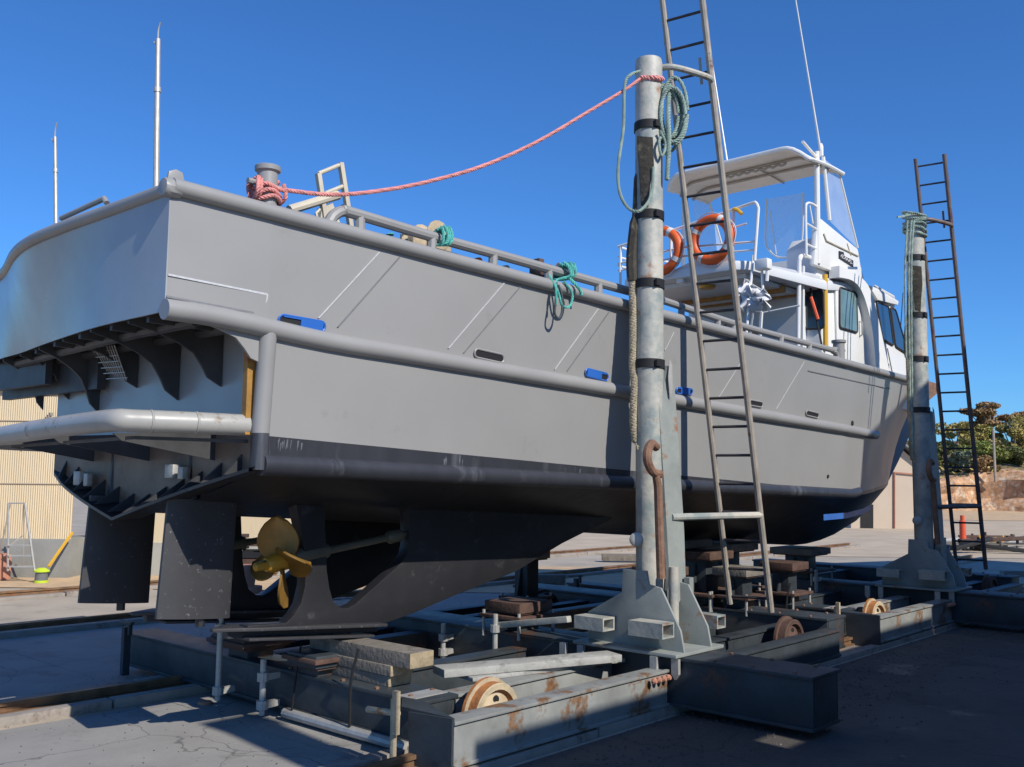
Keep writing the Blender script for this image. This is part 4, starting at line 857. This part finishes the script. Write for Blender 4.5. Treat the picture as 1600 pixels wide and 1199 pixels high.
for px, py, lb in ((1075, 930, "grey channel offcut lying on the third cross beam behind the near post"), ):
    q = PZ(px, py, .45); b = MB(); b.box((q.x-.35, q.y-.15, .385), (q.x+.35, q.y-.13, .5)); b.box((q.x-.35, q.y-.13, .385), (q.x+.35, q.y+.15, .4)); tag(build("channel_offcut", b, "galv"), lb, "steel offcut")

# ------------------------------------------------------------------ ropes
GR = "ropes on the boat and posts"
a0 = BOL+V3(.05, -.06, .16); e0 = V3(PXc-.11, PYc+.0, PY(1000, 122, 4.4).z)
mids = [a0]
for i, (px, py) in enumerate(((520, 305), (600, 298), (680, 282), (760, 258), (840, 222), (920, 175), (975, 142))):
    t = (i+1)/8; Y = lerp(a0.y, e0.y, t); mids.append(PY(px, py, Y))
mids.append(e0)
b = MB(); b.rope(spline(mids, 10), .0135, .06, 3, 5)
for k in range(3): 
    z = .10+.033*k; b.rope(spline([BOL+V3(math.cos(t)*.077, math.sin(t)*.077, z+.012*math.sin(3*t+k)) for t in [i*math.pi/6 for i in range(12)]], 3, True), .0125, .055, 3, 5)
for dx in (-.075, -.095, .08): b.rope(spline([BOL+V3(dx, -.05, .20), BOL+V3(dx*1.1, -.06, .12), BOL+V3(dx*.9, .03, .08), BOL+V3(dx, .05, .18), BOL+V3(dx*.8, -.02, .22)], 4), .012, .055, 3, 5)
pe = mids[-1]; b.rope(spline([pe, pe+V3(.05, -.1, -.01), pe+V3(.13, -.12, .0)], 4), .024, .075)
tag(build("mooring_rope", b, "rope_pink"), "pink mooring rope sagging from the stern bollard up to the near post's top", "rope", GR)
b = MB()
cen = PY(1045, 178, 4.26)
uu = V3(.671, -.741, 0)
for k in range(8):
    rx, rz = random.uniform(.10, .165), random.uniform(.17, .25); ox, oz = random.uniform(-.04, .06), random.uniform(-.05, .04); dep = (k-4)*.016
    b.rope(spline([cen+uu*(ox+rx*math.cos(t))+V3(0, 0, oz+rz*math.sin(t)-.03*(1-math.sin(t)))+FW*dep for t in [i*math.pi/6 for i in range(12)]], 4, True), .015, .07, 3, 5)
tl = [PY(1046, 130, 4.25), PY(1044, 180, 4.22), PY(1045, 230, 4.22), PY(1042, 282, 4.24)]; b.rope(spline(tl, 8), .02, .08, 3, 5)
b.rope(spline([PY(1040, 205, 4.27), PY(1030, 222, 4.26), PY(1034, 245, 4.25), PY(1040, 226, 4.24), PY(1031, 205, 4.26)], 6), .012, .06, 3, 5)
tag(build("rope_coil", b, "rope_green"), "coil of faded green rope hung between the near post and its ladder", "rope", GR)
b = MB(); lp = [PY(1001, 112, 4.38), PY(985, 118, 4.40), PY(976, 135, 4.42), PY(974, 200, 4.42), PY(966, 260, 4.42), PY(968, 300, 4.40), PY(980, 324, 4.36), PY(997, 331, 4.27), PY(1012, 318, 4.26), PY(1019, 295, 4.27), PY(1021, 262, 4.27)]
b.rope(spline(lp, 8), .013, .06, 3, 5); tag(build("hanging_rope", b, "rope_green"), "single green rope looping off the near post's left side below the pink rope", "rope", GR)
b = MB(); c2 = V3(PXc+6.12, PYc+.05, 5.0)
for k in range(7):
    z = PY(1432, 338+5*k, PYc+.05).z; b.rope(spline([c2+V3(math.cos(t)*.135, math.sin(t)*.135, z-c2.z+.04*math.sin(t+k)) for t in [i*math.pi/6 for i in range(12)]], 3, True), .016, .07, 3, 5)
for px, pe in ((1424, 640), (1418, 560), (1428, 700)): b.rope(spline([PY(px, 345, 4.31), PY(px-4, 430, 4.30), PY(px-2, pe, 4.29)], 8), .012, .06, 3, 4)
b.bar(PY(1402, 340, 4.45), PY(1422, 336, 4.40), .02, .02)
tag(build("rope_wrap", b, "rope_green"), "green rope wound round the far post's top with tails hanging down", "rope", GR)
def bow(px, py, pts, m, r=.016): return None
b = MB(); W = lambda x, y, d=-.05: gpt(x, y)+V3(0, d, 0)
for k in range(6): b.rope(spline([W(872+3*k, 424+random.uniform(-2, 3))+V3(0, 0, .055), W(876+3*k+random.uniform(-4, 4), 432, -.07-.02*random.random()), W(870+3*k+random.uniform(-4, 4), 438)+V3(0, .05, -.0), W(874+3*k, 428, .06)], 4, True), .010, .06, 3, 4)
b.rope(spline([W(878, 435), W(862, 440), W(853, 455, -.1), W(853, 480, -.1)], 6), .010, .06, 3, 4); b.rope(spline([W(880, 435), W(886, 455, -.12), W(889, 465, -.12)], 6), .013, .06, 3, 4)
b.rope(spline([W(850, 432), W(856, 460, -.1), W(862, 480, -.1), W(874, 482, -.1), W(878, 462, -.1), W(868, 442, -.08)], 6), .010, .06, 3, 4)
tag(build("teal_rope", b, "rope_teal"), "turquoise rope knotted on the bulwark rail with ends hanging over the hull", "rope", GR)
b = MB(); b.tube(spline([W(857, 445, -.08), W(852, 475, -.1), W(851, 493, -.1), W(857, 500, -.1), W(862, 490, -.1), W(862, 465, -.1), W(858, 448, -.09)], 6), .009, 6); tag(build("black_loop", b, "rope_dark"), "thin black loop of line hanging below the turquoise knot", "rope", GR)
b = MB()
for k in range(5): b.rope(spline([W(680+3*k+random.uniform(-2, 2), 368+random.uniform(-2, 2))+V3(0, 0, .05), W(682+3*k+random.uniform(-3, 3), 376, -.08), W(680+3*k+random.uniform(-3, 3), 385), W(680+3*k, 376, .07)], 4, True), .011, .06, 3, 4)
tag(build("teal_rope", b, "rope_teal"), "turquoise rope wound tightly round the bulwark rail beside the after winch", "rope", GR); b = MB()
b.rope(spline([W(630, 363, .1), W(619, 366, .1), W(618, 376, .1), W(628, 383, .1), W(642, 380, .1), W(652, 372, .1)], 6), .012, .06, 3, 4)
tag(build("teal_rope", b, "rope_teal"), "turquoise loop of rope lying open left of the after winch, under the rail", "rope", GR)

# ------------------------------------------------------------------ life rings, rag, poles
def ring(c, r0, r1, label):
    t = thing("lifebuoy", c-V3(0, 0, r0+r1), label, "lifebuoy", "lifebuoys on the flybridge rail")
    b = MB(); N2 = 40; b.tube([c+V3(0, math.cos(i*2*math.pi/N2)*r0, math.sin(i*2*math.pi/N2)*r0) for i in range(N2)], r1, 12, closed=True); build("ring", b, "buoy_orange", t)
    for k in range(4):
        a1 = math.pi/2*k+.55; b = MB(); b.tube([c+V3(0, math.cos(a1+d)*r0, math.sin(a1+d)*r0) for d in (-.11, -.05, 0, .05, .11)], r1*1.035, 12, cap=False); build("reflective_band", b, "band_white", t)
    b = MB(); pts = []
    for k in range(4):
        a1 = math.pi/2*k+.55
        for d, e in ((0, 1.2), (.4, 1.3), (.8, 1.35), (1.2, 1.28)): pts.append(c+V3(-.01, math.cos(a1+d)*r0*e, math.sin(a1+d)*r0*e))
    b.tube(spline(pts, 3, True), .007, 5, True); build("grab_line", b, "band_white", t)
ring(PX(1112, 375, XF0-.04), .235, .058, "orange lifebuoy with pale bands seen whole through the near ladder")
ring(PX(1034, 393, XF0-.04), .235, .058, "orange lifebuoy half hidden behind the near guide post")
b = MB(); rows = []
for i in range(13):
    r = []
    for j in range(11):
        x = lerp(1150, 1200, j/10)+4*math.sin(i*1.1+j); y = lerp(449-6*math.sin(j*.5), 482+6*math.sin(j*1.3), i/12)-(5 if j in (3, 4) else 0)*(1-i/12)
        r.append(PX(x, y, 9.6)+V3(.05*math.sin(j*1.9+i*.7)+.03*math.sin(i*1.7), 0, .02*math.sin(j*2.3)))
    rows.append(r)
b.grid(rows); tag(build("white_rag", b, "cloth_white", solid=.006, ang=60), "crumpled white rag hanging from the rail under the flybridge", "rag")
b = MB(); q = H(1150, 330); b.tube([q+V3(-.02, .02, .02), q+V3(-.03, -.04, -.01), q+V3(-.03, -.09, -.06)], .022, 8); tag(build("yellow_tie", b, "yellow_paint"), "short yellow tie knotted on the flybridge guard rail", "tie")
def pole(px, py0, py1, X, r, label, tipx=0):
    b = MB(); p0, p1 = PX(px, py1, X)-V3(0, 0, .35), PX(px+tipx, py0, X); m = p0.lerp(p1, .75)
    b.tube([p0, m, p1], [r, r*.85, r*.75], 10); b.lathe([(r*1.12, -.015), (r*1.12, .015)], m, p1-p0, 10)
    b.tube(spline([p1, p1+V3(.0, .0, .06), p1+V3(0, -.02, .10)], 3), .005, 5); b.tube(spline([p1-V3(0, 0, .06), p1+V3(0, .03, -.02), p1+V3(0, .05, .0)], 3), .005, 5)
    tag(build("marker_pole", b, "galv"), label, "pole", "poles standing in the stern")
pole(247, 62, 295, 2.75, .019, "taller pale pole standing upright at the boat's stern corner", 0)
pole(93, 215, 350, 2.75, .015, "shorter thin pole leaning at the far side of the stern", -7)

# ------------------------------------------------------------------ yard background
def wall_shed():
    t = thing("corrugated_shed", FW*16.6+RT*-8, "cream corrugated shed with a grey base wall behind the stern", "shed")
    b = MB(); pr = []; l0 = (-320-800)/FPX*16.4; l1 = (122-800)/FPX*16.4; n = int((l1-l0)/.0094); rows = [[], []]
    for i in range(n+1):
        l = lerp(l0, l1, i/n); d = 16.4+(0, .006, .012, .006)[i % 4]; q = FW*d+RT*l; rows[0].append(q+V3(0, 0, .64)); rows[1].append(q+V3(0, 0, 3.12))
    b.grid(rows); build("corrugated_wall", b, "shed_cream", t, recalc=False)
    for zz in (1.55, 2.6):
        b = MB(); q0, q1 = FW*16.392+RT*l0, FW*16.392+RT*l1; b.bar(V3(q0.x, q0.y, zz), V3(q1.x, q1.y, zz), .012, .012); build("sheet_lap", b, "shed_beige", t)
    b = MB(); c = [FW*16.36+RT*l0, FW*16.36+RT*l1, FW*17.4+RT*l1, FW*17.4+RT*l0]; b.prism([V3(q.x, q.y, -.02) for q in c], (0, 0, .66)); build("base_wall", b, "dado", t, bevel=.01)
    b = MB(); c = [FW*16.3+RT*l0, FW*16.3+RT*(l1+.06), FW*24+RT*(l1+.06), FW*24+RT*l0]; b.prism([V3(q.x, q.y, 3.12) for q in c], (0, 0, .06)); build("roof", b, "shed_cream", t)
    b = MB(); l2 = (470-800)/FPX*17; c = [FW*17.0+RT*l1, FW*17.0+RT*l2, FW*20+RT*l2, FW*20+RT*l1]; b.prism([V3(q.x, q.y, .55) for q in c], (0, 0, 2.6)); build("side_wall", b, "shed_cream", t)
    b = MB(); c = [FW*16.9+RT*(l1+.002), FW*16.9+RT*(l2+.05), FW*19.9+RT*(l2+.05), FW*19.9+RT*(l1+.002)]; b.prism([V3(q.x, q.y, -.02) for q in c], (0, 0, .58)); build("side_base_wall", b, "dado_pale", t)
    b = MB(); a1, a2 = PD(40, 690, 16.3), PD(80, 648, 16.3)
    for i in range(14): q = a1.lerp(a2, i/13); b.cbox(q, (.06, .05, .05))
    b.tube([a1, a2], .012, 6); build("wall_bracket", b, "kerb", t)
wall_shed()
def gable_shed():
    d = 37.6; t = thing("gable_shed", PD(1400, 832, d)*1, "small beige gabled shed far off, beside the bow", "shed")
    def q(px, py, dd): 
        p = PD(px, py, dd); return p
    b = MB(); front = [q(1330, 836, d), q(1330, 765, d), q(1408, 702, d), q(1452, 740, d), q(1452, 838, d)]; front[0].z = 0; front[-1].z = 0; b.prism(front, FW*7); build("shed_wall", b, "shed_beige", t)
    b = MB(); e = -FW*.3; b.prism([front[1]+e+V3(0, 0, .02)-RT*.3, front[2]+e+V3(0, 0, .16), front[2]+e+V3(0, 0, .24), front[1]+e+V3(0, 0, .1)-RT*.3], FW*7.6); b.prism([front[2]+e+V3(0, 0, .161), front[3]+e+V3(0, 0, .02)+RT*.3, front[3]+e+V3(0, 0, .1)+RT*.3, front[2]+e+V3(0, 0, .241)], FW*7.6); build("roof", b, "dado", t)
    b = MB(); e = -FW*.04; b.bar(q(1396, 739, d)+e, q(1440, 743, d)+e, .05, .05); b.bar(q(1397, 739, d)+e, q(1397, 832, d)+e, .05, .06); build("door_trim", b, "terracotta", t)
    b = MB(); pts = [q(1345, 789, d)+e, q(1364, 789, d)+e, q(1364, 834, d)+e, q(1345, 834, d)+e]; b.prism(pts, FW*.02); build("doorway", b, "dark_open", t)
gable_shed()
# stepladder, vacuum, prop timber at the cream shed
D = 15.6
t = thing("stepladder", PD(27, 890, D), "aluminium stepladder standing open before the cream shed", "stepladder")
b = MB(); s = lambda x, y, d=D: PD(x, y, d)
b.bar(s(13, 787), s(12, 893), .03, .025); b.bar(s(39, 787), s(54, 893), .03, .025)
for y, xa, xb in ((853, 13, 49), (869, 13, 51), (886, 12, 53)): b.bar(s(xa, y), s(xb, y), .07, .02)
b.tube([s(13, 787), s(39, 787)], .012, 6); b.bar(s(16, 788, D+.05), s(-4, 884, D+.5), .02, .02); b.bar(s(37, 788, D+.05), s(37, 884, D+.5), .02, .02); b.bar(s(-4, 884, D+.5), s(37, 884, D+.5), .02, .02); b.bar(s(13, 855), s(38, 836, D+.3), .014, .014)
build("stile_frame", b, "alu", t)
t = thing("vacuum_cleaner", PD(66, 892, D), "lime green and grey workshop vacuum standing on the sand", "vacuum cleaner")
b = MB(); q = s(66, 878); q.z = 0; b.lathe([(.09, .0), (.1, .03), (.09, .16), (.1, .18)], q, (0, 0, 1), 14); build("drum", b, "grey_plastic", t)
b = MB(); b.lathe([(.12, .18), (.12, .2), (.05, .24)], q, (0, 0, 1), 14); build("lid", b, "lime", t); b = MB(); b.lathe([(.105, .0), (.105, .05)], q, (0, 0, 1), 12); build("foot_ring", b, "lime", t)
b = MB(); b.bar(s(76, 886), s(113, 833, 16.2), .035, .03); tag(build("yellow_prop", b, "yellow_paint"), "yellow timber prop leaning against the cream shed's base", "prop")
b = MB(); q = s(-2, 872, 15.9); b.cbox((q.x, q.y, .22), (.3, .3, .42)); tag(build("terracotta_bin", b, "terracotta", bevel=.03), "terracotta bin half behind the stepladder", "bin")
# clutter seen through the propeller aperture
t = thing("pallet_stack", PD(395, 900, 13.5), "stack of dark pallets seen behind the propeller", "pallets")
for k, (y0, y1, m0) in enumerate(((838, 850, "rust_dark"), (853, 868, "rubber"), (872, 878, "rust_dark"))):
    b = MB(); p0, p1 = PD(362, y1, 13.5), PD(470, y1, 13.5)
    for dd in (0, .3, .6): b.bar(p0+FW*dd, p1+FW*dd, .1, .07)
    b.bar(p0+V3(0, 0, .07), p0+FW*.7+V3(0, 0, .07), .1, .05); b.bar(p1+V3(0, 0, .07), p1+FW*.7+V3(0, 0, .07), .1, .05); b.bar(p0.lerp(p1, .5)+V3(0, 0, .07), p0.lerp(p1, .5)+FW*.7+V3(0, 0, .07), .1, .05)
    build("pallet", b, m0, t)
for i, (px, py, lb) in enumerate(((386, 893, "terracotta drum on the upper shelf height behind the propeller"), (394, 926, "lower terracotta drum behind the propeller hub"), (372, 922, "pale crate behind the near rudder's forward edge"))):
    q = PD(px, py, 12.6); b = MB(); 
    if i < 2: b.lathe([(.1, -.18), (.12, .0), (.125, .06), (.12, .08)], q, (0, 0, 1), 14)
    else: b.cbox(q, (.18, .18, .2))
    tag(build("storage_drum" if i < 2 else "pale_crate", b, "terracotta" if i < 2 else "cream_paint"), lb, "drum" if i < 2 else "crate")
# timber baulks on the far yard under the hull
for i, (px, py, ln, lb) in enumerate(((1115, 857, 1.4, "short timber baulk on the far yard, seen through the near ladder"), (845, 905, .8, "flat timber pad below the upright stand beyond the skeg"), (1000, 872, 1.6, "long timber lying on the yard behind the near post"))):
    q = PZ(px, py, .1); timber("timber_baulk", q-RT*ln/2, q+RT*ln/2, .2, .14, lb, "timbers lying in the yard")
# bollard post, pallets and scrap at right
b = MB(); q = PZ(1505, 853, 0); hpt = PD(1505, 806, (q-EYEV).dot(FW)); b.lathe([(.09, 0), (.085, hpt.z*.8), (.06, hpt.z*.83), (.06, hpt.z)], q, (0, 0, 1), 14); tag(build("warning_post", b, "orange_red"), "orange-red plastic warning post behind the far ladder", "post")
def pallet(px, py, L, label):
    q = PZ(px, py, 0); t = thing("pallet", q, label, "pallet", "pallets in the far yard"); b = MB()
    for dd in (0, .35, .7):
        b.bar(q+FW*dd-RT*L/2+V3(0, 0, .17), q+FW*dd+RT*L/2+V3(0, 0, .17), .14, .03)
    for ll in (-.5, 0, .5): b.bar(q+RT*L*ll*.95+V3(0, 0, .08), q+RT*L*ll*.95+FW*.7+V3(0, 0, .08), .1, .14)
    build("deck_boards", b, "timber", t)
pallet(1572, 862, 2.4, "weathered pallet at the right edge of the frame, below the dark beams"); pallet(1500, 862, 1.3, "pallet at the foot of the orange-red warning post")
random.seed(11)
for i, (px, py, L, ang_, m0, lb) in enumerate(((1575, 848, 2.6, .12, "rust_dark", "dark rusty beam lying slanted on the right-hand pallet"), (1560, 852, 1.8, -.2, "rubber", "black beam lying low behind the right-hand pallet"), (1555, 838, .9, 0, "yellow_paint", "yellow block among the scrap at right"), (1585, 836, 1.4, .05, "dado", "grey machine part among the scrap at right edge"), (1470, 842, 1.0, .1, "galv", "pale metal length leaning by the far ladder's foot"), (1525, 845, 1.2, 0, "dado_pale", "pale block behind the warning post"), (1540, 832, 1.6, 0, "rust_dark", "rusty toothed track lying on the sand behind the yellow block"), (1590, 850, 1.6, -.1, "timber", "greyed timber length lying across the right-hand pallet"), (1520, 852, 1.1, .25, "rubber", "thin black bar lying slanted between the two pallets"), (1600, 843, 1.2, .3, "galv", "bright metal bar sticking up at the right edge of the scrap"))):
    q = PZ(px, py+14, .0); b = MB(); z = .25 if i < 2 else .12; d2 = (RT+FW*ang_).normalized(); b.bar(q-d2*L/2+V3(0, 0, z), q+d2*L/2+V3(0, 0, z+ang_), .13, .10)
    for k in range(5): b.bar(q+d2*L*(k/4-.5)+V3(0, 0, z), q+d2*L*(k/4-.5)+V3(0, 0, z+.05+.1*((k*7+i) % 3)/2), .06, .06)
    tag(build("scrap_steel", b, m0, bevel=.01), lb, "scrap steel", "scrap lying in the far yard")
q = PZ(1590, 897, .05); b = MB(); b.bar(q-RT*.3, q+RT*1.5, .15, .1); tag(build("scrap_steel", b, "dado"), "lone low grey bar on the open yard at the right edge", "scrap steel", "scrap lying in the far yard")
# cliff and bank
cl = MB(); rows = []
random.seed(3)
NN = 90
hs = [random.random() for _ in range(NN*8)]
def nz(i, j): return hs[(i*7+j*13) % len(hs)]-.5
lv = [(0, -1.6), (.25, -.6), (.5, -.1), (.9, .0), (1.4, .1), (1.9, .15), (2.3, .5), (2.5, 1.6), (3.4, 6), (4.2, 14), (4.5, 40)]
for j, (z, dd) in enumerate(lv):
    r = []
    for i in range(NN+1):
        l = lerp(6, 70, i/NN); bump = .7*math.sin(i*.33)+.5*math.sin(i*.9+1)+nz(i, j)*.6*(1 if 0 < j < 8 else .3)
        q = FW*(54+dd+bump+(.0 if i > 3 else 0))+RT*l; r.append(V3(q.x, q.y, z*(1+.12*math.sin(i*.21)+.05*math.sin(i*.7))+(nz(i, j+3)*.18 if j > 1 else -.02)))
    rows.append(r)
cl.grid(rows[:8], 0); cl.grid(rows[7:], 1)
struct("cliff_bank", cl, ["cliff", "hill_soil"], "orange earth bank topped with bush at the yard's far edge", ang=20)
sd = MB(); sd.add([FW*47+RT*12+V3(0, 0, .02), FW*47+RT*60+V3(0, 0, .02), FW*53.5+RT*70+V3(0, 0, .3), FW*53.5+RT*8+V3(0, 0, .3)], [(0, 1, 2, 3)])
struct("sand_apron", sd, "sand", "pale sand apron at the foot of the earth bank")
# trees
def tree(px, base_y, top_y, wpx, d, leaf, label, name="bush_tree", n=2600, trunk=True, flat=1., size=.11):
    base = PD(px, base_y, d); H_ = (PD(px, top_y, d)-base).z; W_ = wpx/FPX*d/2
    t = thing(name, base, label, "tree", "trees on the bank"); rnd = random.Random(int(px*31+top_y))
    cl_ = []
    for k in range(16):
        a = rnd.uniform(0, 2*math.pi); rr = rnd.uniform(.15, .95)*W_; zz = H_*rnd.uniform(.35 if flat >= 1 else .62, .93)
        rr *= (1-.5*((zz/H_-.55)/.45)**2) if zz > .55*H_ else 1
        cl_.append((base+V3(math.cos(a)*rr, math.sin(a)*rr, zz), rnd.uniform(.2, .42)*W_*.9))
    b = MB()
    for k in range(int(n*2.2)):
        c, r = rnd.choice(cl_); v = V3(rnd.gauss(0, 1), rnd.gauss(0, 1), rnd.gauss(0, 1)).normalized()*r*rnd.uniform(.45, 1.0)**.5; v.z *= .62*flat
        p = c+v; a = V3(rnd.gauss(0, 1), rnd.gauss(0, 1), rnd.gauss(0, .6)).normalized()*size*rnd.uniform(.6, 1.3); bb = a.cross(V3(rnd.gauss(0, 1), rnd.gauss(0, 1), rnd.gauss(0, 1))).normalized()*size*.45
        b.add([p-a, p+bb, p+a, p-bb], [(0, 1, 2, 3)])
    build("crown", b, leaf, t, smooth=False, recalc=False)
    b = MB(); 
    b.tube(spline([base-V3(0, 0, .2), base+V3(.08*W_, 0, H_*.3), base+V3(-.04*W_, .05, H_*.55), base+V3(.05, 0, H_*.8)], 4), [lerp(.14, .04, i/12) for i in range(13)], 7)
    for c, r in cl_[:9]:
        f = base+V3(0, 0, H_*rnd.uniform(.3, .55)); b.tube(spline([f, f.lerp(c, .5)+V3(0, 0, .1), c], 3), [.055, .05, .045, .04, .035, .03, .02], 5)
    build("trunk", b, "bark", t)
tree(1556, 745, 628, 120, 66, "leaf_russet", "tall flat-topped russet tree standing above the others on the bank", "flat_topped_tree", 3000, True, .55, .13)
tree(1500, 745, 655, 90, 62, "leaf_olive", "olive-brown bushy tree right behind the far ladder", n=3000)
tree(1585, 745, 650, 100, 60, "leaf_olive", "broad olive tree with a pale forked trunk at the right edge", n=3400)
tree(1470, 746, 690, 60, 58, "leaf_dark", "dark tree close to the right side of the far guide post")
tree(1540, 748, 690, 90, 57, "leaf_green", "mid green bush below the flat-topped tree", n=3000)
tree(1505, 750, 705, 50, 55.8, "leaf_blue", "small blue-green bush at the cliff edge behind the far ladder", n=1800)
tree(1538, 750, 708, 44, 55.6, "leaf_russet", "small orange-tinged bush at the cliff edge right of the far ladder", n=1600)
tree(1596, 752, 700, 80, 56.5, "leaf_dark", "dark leafy thicket at the right edge of the frame", n=3000)
tree(1520, 746, 668, 80, 64, "leaf_green", "green tree filling the gap between the olive trees behind the far ladder", n=2800)
tree(1422, 752, 690, 60, 64, "leaf_olive", "olive tree glimpsed between the bow and the far guide post")
tree(1650, 750, 660, 130, 62, "leaf_green", "large green tree just outside the right edge", n=2500)
random.seed(5)
gc = MB()
for k in range(5200):
    l = random.uniform(12, 62); dd = random.uniform(54.6, 60); q = FW*dd+RT*l; z = 2.25+max(0, (dd-55.6))*.22+random.uniform(-.15, .5); sz = .14
    a = V3(random.gauss(0, 1), random.gauss(0, 1), random.gauss(0, 1)).normalized()*sz; bb = a.cross(V3(random.gauss(0, 1), random.gauss(0, 1), 1)).normalized()*sz*.5; p = V3(q.x, q.y, z); gc.add([p-a, p+bb, p+a, p-bb], [(0, 1, 2, 3)], random.choice((0, 0, 1, 2)))
o = build("scrub", gc, ["leaf_olive", "leaf_green", "leaf_russet"], smooth=False, recalc=False); tag(o, "low scrub along the top edge of the earth bank", None, None, "stuff")
b = MB(); q = PD(1555, 748, 54.2); b.tube([q-V3(0, 0, .2), PD(1552, 673, 54.2)], .07, 8); tag(build("timber_pole", b, "bark"), "bare pale pole standing on the bank before the trees", "pole")

# ------------------------------------------------------------------ unseen blockers added to starboard, outlined to cast the shade on yard and bow
YO = -1.2
def sh_(q):
    k = (q[1]-YO)/math.cos(SUN_AFT); return V3(q[0]-k*math.sin(SUN_AFT), YO, q[2]+k*math.tan(SUN_EL))
bs = thing("shade_shed", (10, -6, 0), "unseen stepped shed added beside the slip to cast shade", "shed")
c0, c1, c2, c3 = sh_((11.78, 4.9, 1.6)), sh_((11.83, 4.9, 2.22)), sh_((13.3, 5.1, 2.65)), sh_((14.6, 5.3, 3.1))
zB = sh_((6, 4.05, .20)).z; xB = sh_((4.26, 4.6, 0)).x
w0, w1 = sh_((6.02, 3.30, 0)), sh_((6.22, 3.02, 0))  # opening cut in the added wall to let a sun patch through
b = MB()
for (xa, xb, za, zz) in ((xB, w0.x, 0, zB), (w1.x, c0.x, 0, zB), (w0.x, w1.x, 0, w1.z), (w0.x, w1.x, w0.z, zB)): b.box((xa, YO-.05, za), (xb, YO, zz))
build("low_shade_wall", b, "shed_beige", bs)
b = MB(); b.prism([V3(c0.x+.01, YO, 0), V3(c0.x+.01, YO, c1.z), c1, c2, c3, V3(c3.x+3, YO, c3.z+.6), V3(c3.x+9, YO, c1.z), V3(c3.x+9, YO, 0)], (0, -9, 0)); build("high_shade_block", b, "shed_beige", bs)
a = sh_((3.66, 5.5, 0)); e = sh_((4.03, 5.5, 0)); zz = sh_((3.8, 6.15, 0)).z  # unseen column added, sized to cast the dark band on the ground
st = MB(); st.box((a.x, YO-.3, 0), (e.x, YO, zz)); st.box((a.x-.05, YO-.35, 0), (e.x+.05, YO+.05, .06)); st.box((a.x-.03, YO-.33, zz), (e.x+.03, YO+.03, zz+.05)); tag(build("shade_column", st, "beam_lit"), "unseen square column added to cast a narrow shadow on the ground", "column")
